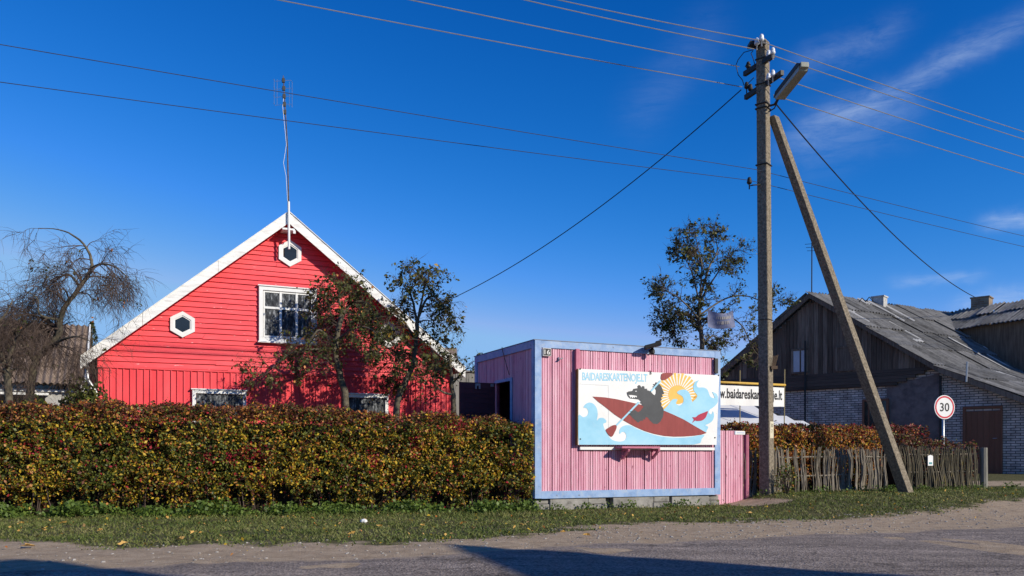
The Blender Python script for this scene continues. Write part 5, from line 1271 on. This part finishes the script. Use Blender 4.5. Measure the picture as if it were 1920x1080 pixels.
# ------------------------------------------------------------------ world, sun, camera
SKYC = ((4.0,88.,.26),(1.5,1.9,.50),(1.155,2.02,.86))
w = bpy.data.worlds.new('World'); scene.world = w; w.use_nodes = True; nt = w.node_tree; N = nt.nodes; L = nt.links; N.clear()
out = N.new('ShaderNodeOutputWorld'); bg = N.new('ShaderNodeBackground'); sky = N.new('ShaderNodeTexSky'); sky.sky_type = 'NISHITA'
sky.sun_disc = False; sky.sun_elevation = SUN_EL; sky.sun_rotation = SUN_AZ; sky.air_density = 1.0; sky.dust_density = 0.0; sky.ozone_density = 3.0; sky.altitude = 500
sep = N.new('ShaderNodeSeparateColor'); L.new(sky.outputs[0], sep.inputs[0]); com = N.new('ShaderNodeCombineColor')
SK = .09
for ch, (g_, a_, mxv) in enumerate(SKYC):       # a polarised, deeper blue than the bare model
    p_ = N.new('ShaderNodeMath'); p_.operation = 'MULTIPLY'; p_.inputs[1].default_value = SK; L.new(sep.outputs[ch], p_.inputs[0])
    q_ = N.new('ShaderNodeMath'); q_.operation = 'POWER'; q_.inputs[1].default_value = g_; L.new(p_.outputs[0], q_.inputs[0])
    r_ = N.new('ShaderNodeMath'); r_.operation = 'MULTIPLY'; r_.inputs[1].default_value = a_; L.new(q_.outputs[0], r_.inputs[0])
    t_ = N.new('ShaderNodeMath'); t_.operation = 'MINIMUM'; t_.inputs[1].default_value = mxv; L.new(r_.outputs[0], t_.inputs[0])
    L.new(t_.outputs[0], com.inputs[ch])
tc = N.new('ShaderNodeTexCoord')
def wn(scale, detail, mp_scale, rot, rough=.6):
    mp = N.new('ShaderNodeMapping'); mp.inputs['Scale'].default_value = mp_scale; mp.inputs['Rotation'].default_value = rot; L.new(tc.outputs['Generated'], mp.inputs[0])
    n = N.new('ShaderNodeTexNoise'); n.inputs['Scale'].default_value = scale; n.inputs['Detail'].default_value = detail; n.inputs['Roughness'].default_value = rough; n.inputs['Distortion'].default_value = .5; L.new(mp.outputs[0], n.inputs['Vector']); return n.outputs[0]
def M2(op, a, b):
    n = N.new('ShaderNodeMath'); n.operation = op
    for k_, v_ in enumerate((a, b)):
        if isinstance(v_, (int, float)): n.inputs[k_].default_value = v_
        else: L.new(v_, n.inputs[k_])
    return n.outputs[0]
def dir_(px, py): return Vector(((px-CX)/F, 1, (HY-py)/F)).normalized()
nz_big = wn(5, 5, (1,1,1), (0,0,0), .6); nz_f = wn(15, 9, (1.0,1.6,4.5), (0,R(-30),0), .7)
cl = None
for (a, b, wd, amt) in (((1500,255),(1990,10),17,.30),((1490,140),(1700,40),22,.17),((1480,290),(1720,185),40,.18),((1190,240),(1360,30),38,.07),((1840,412),(1990,400),13,.42),((1680,522),(1840,517),10,.30),((1790,572),(1990,530),14,.40)):
    d0, d1 = dir_(*a), dir_(*b); ax = (d1-d0); ln = ax.length; ax.normalize(); c0 = (d0+d1)/2; bx = c0.normalized().cross(ax).normalized()
    def dot(v, off):
        n = N.new('ShaderNodeVectorMath'); n.operation = 'DOT_PRODUCT'; n.inputs[1].default_value = v; L.new(tc.outputs['Generated'], n.inputs[0]); return M2('SUBTRACT', n.outputs['Value'], off)
    u = M2('DIVIDE', dot(ax, ax.dot(c0)), ln*.5); v = M2('DIVIDE', M2('ADD', dot(bx, bx.dot(c0)), M2('MULTIPLY', M2('SUBTRACT', nz_big, .5), .05)), wd/F)
    e = M2('MULTIPLY', M2('EXPONENT', M2('MULTIPLY', M2('POWER', M2('ABSOLUTE', u, 0), 4.0), -1.0), 0), M2('EXPONENT', M2('MULTIPLY', M2('MULTIPLY', v, v), -1.0), 0))
    e = M2('MULTIPLY', e, amt); cl = e if cl is None else M2('ADD', cl, e)
rf_ = N.new('ShaderNodeMapRange'); rf_.inputs['From Min'].default_value = .33; rf_.inputs['From Max'].default_value = .66; rf_.inputs['To Min'].default_value = .15; L.new(nz_f, rf_.inputs[0])
clf = M2('MINIMUM', M2('MULTIPLY', cl, rf_.outputs[0]), .8)
mx = N.new('ShaderNodeMix'); mx.data_type = 'RGBA'; mx.inputs[7].default_value = (.55,.68,.90,1); L.new(clf, mx.inputs[0]); L.new(com.outputs[0], mx.inputs[6])
L.new(mx.outputs[2], bg.inputs['Color']); bg.inputs['Strength'].default_value = 1.0; L.new(bg.outputs[0], out.inputs[0])
sl = bpy.data.lights.new('Sun', 'SUN'); sl.energy = 4.9; sl.angle = R(.5); sl.color = (1,.92,.77)
so = bpy.data.objects.new('Sun', sl); col.objects.link(so); so.location = (20,-20,30)
S3 = Vector((.842*math.cos(SUN_EL), -.54*math.cos(SUN_EL), math.sin(SUN_EL))); so.rotation_euler = S3.to_track_quat('Z','Y').to_euler()
cam = bpy.data.cameras.new('Camera'); cam.sensor_width = 36; cam.lens = 36*F/1920; cam.shift_y = (HY-540)/1920; cam.clip_end = 4000; cam.clip_start = .05
cobj = bpy.data.objects.new('Camera', cam); col.objects.link(cobj); cobj.location = (0,0,EYE); cobj.rotation_euler = (R(90),0,0); scene.camera = cobj
scene.view_settings.view_transform = 'Standard'; scene.view_settings.look = 'None'; scene.view_settings.exposure = 0; scene.view_settings.gamma = 1
scene.render.engine = 'CYCLES'; scene.render.resolution_x = 1024; scene.render.resolution_y = 576
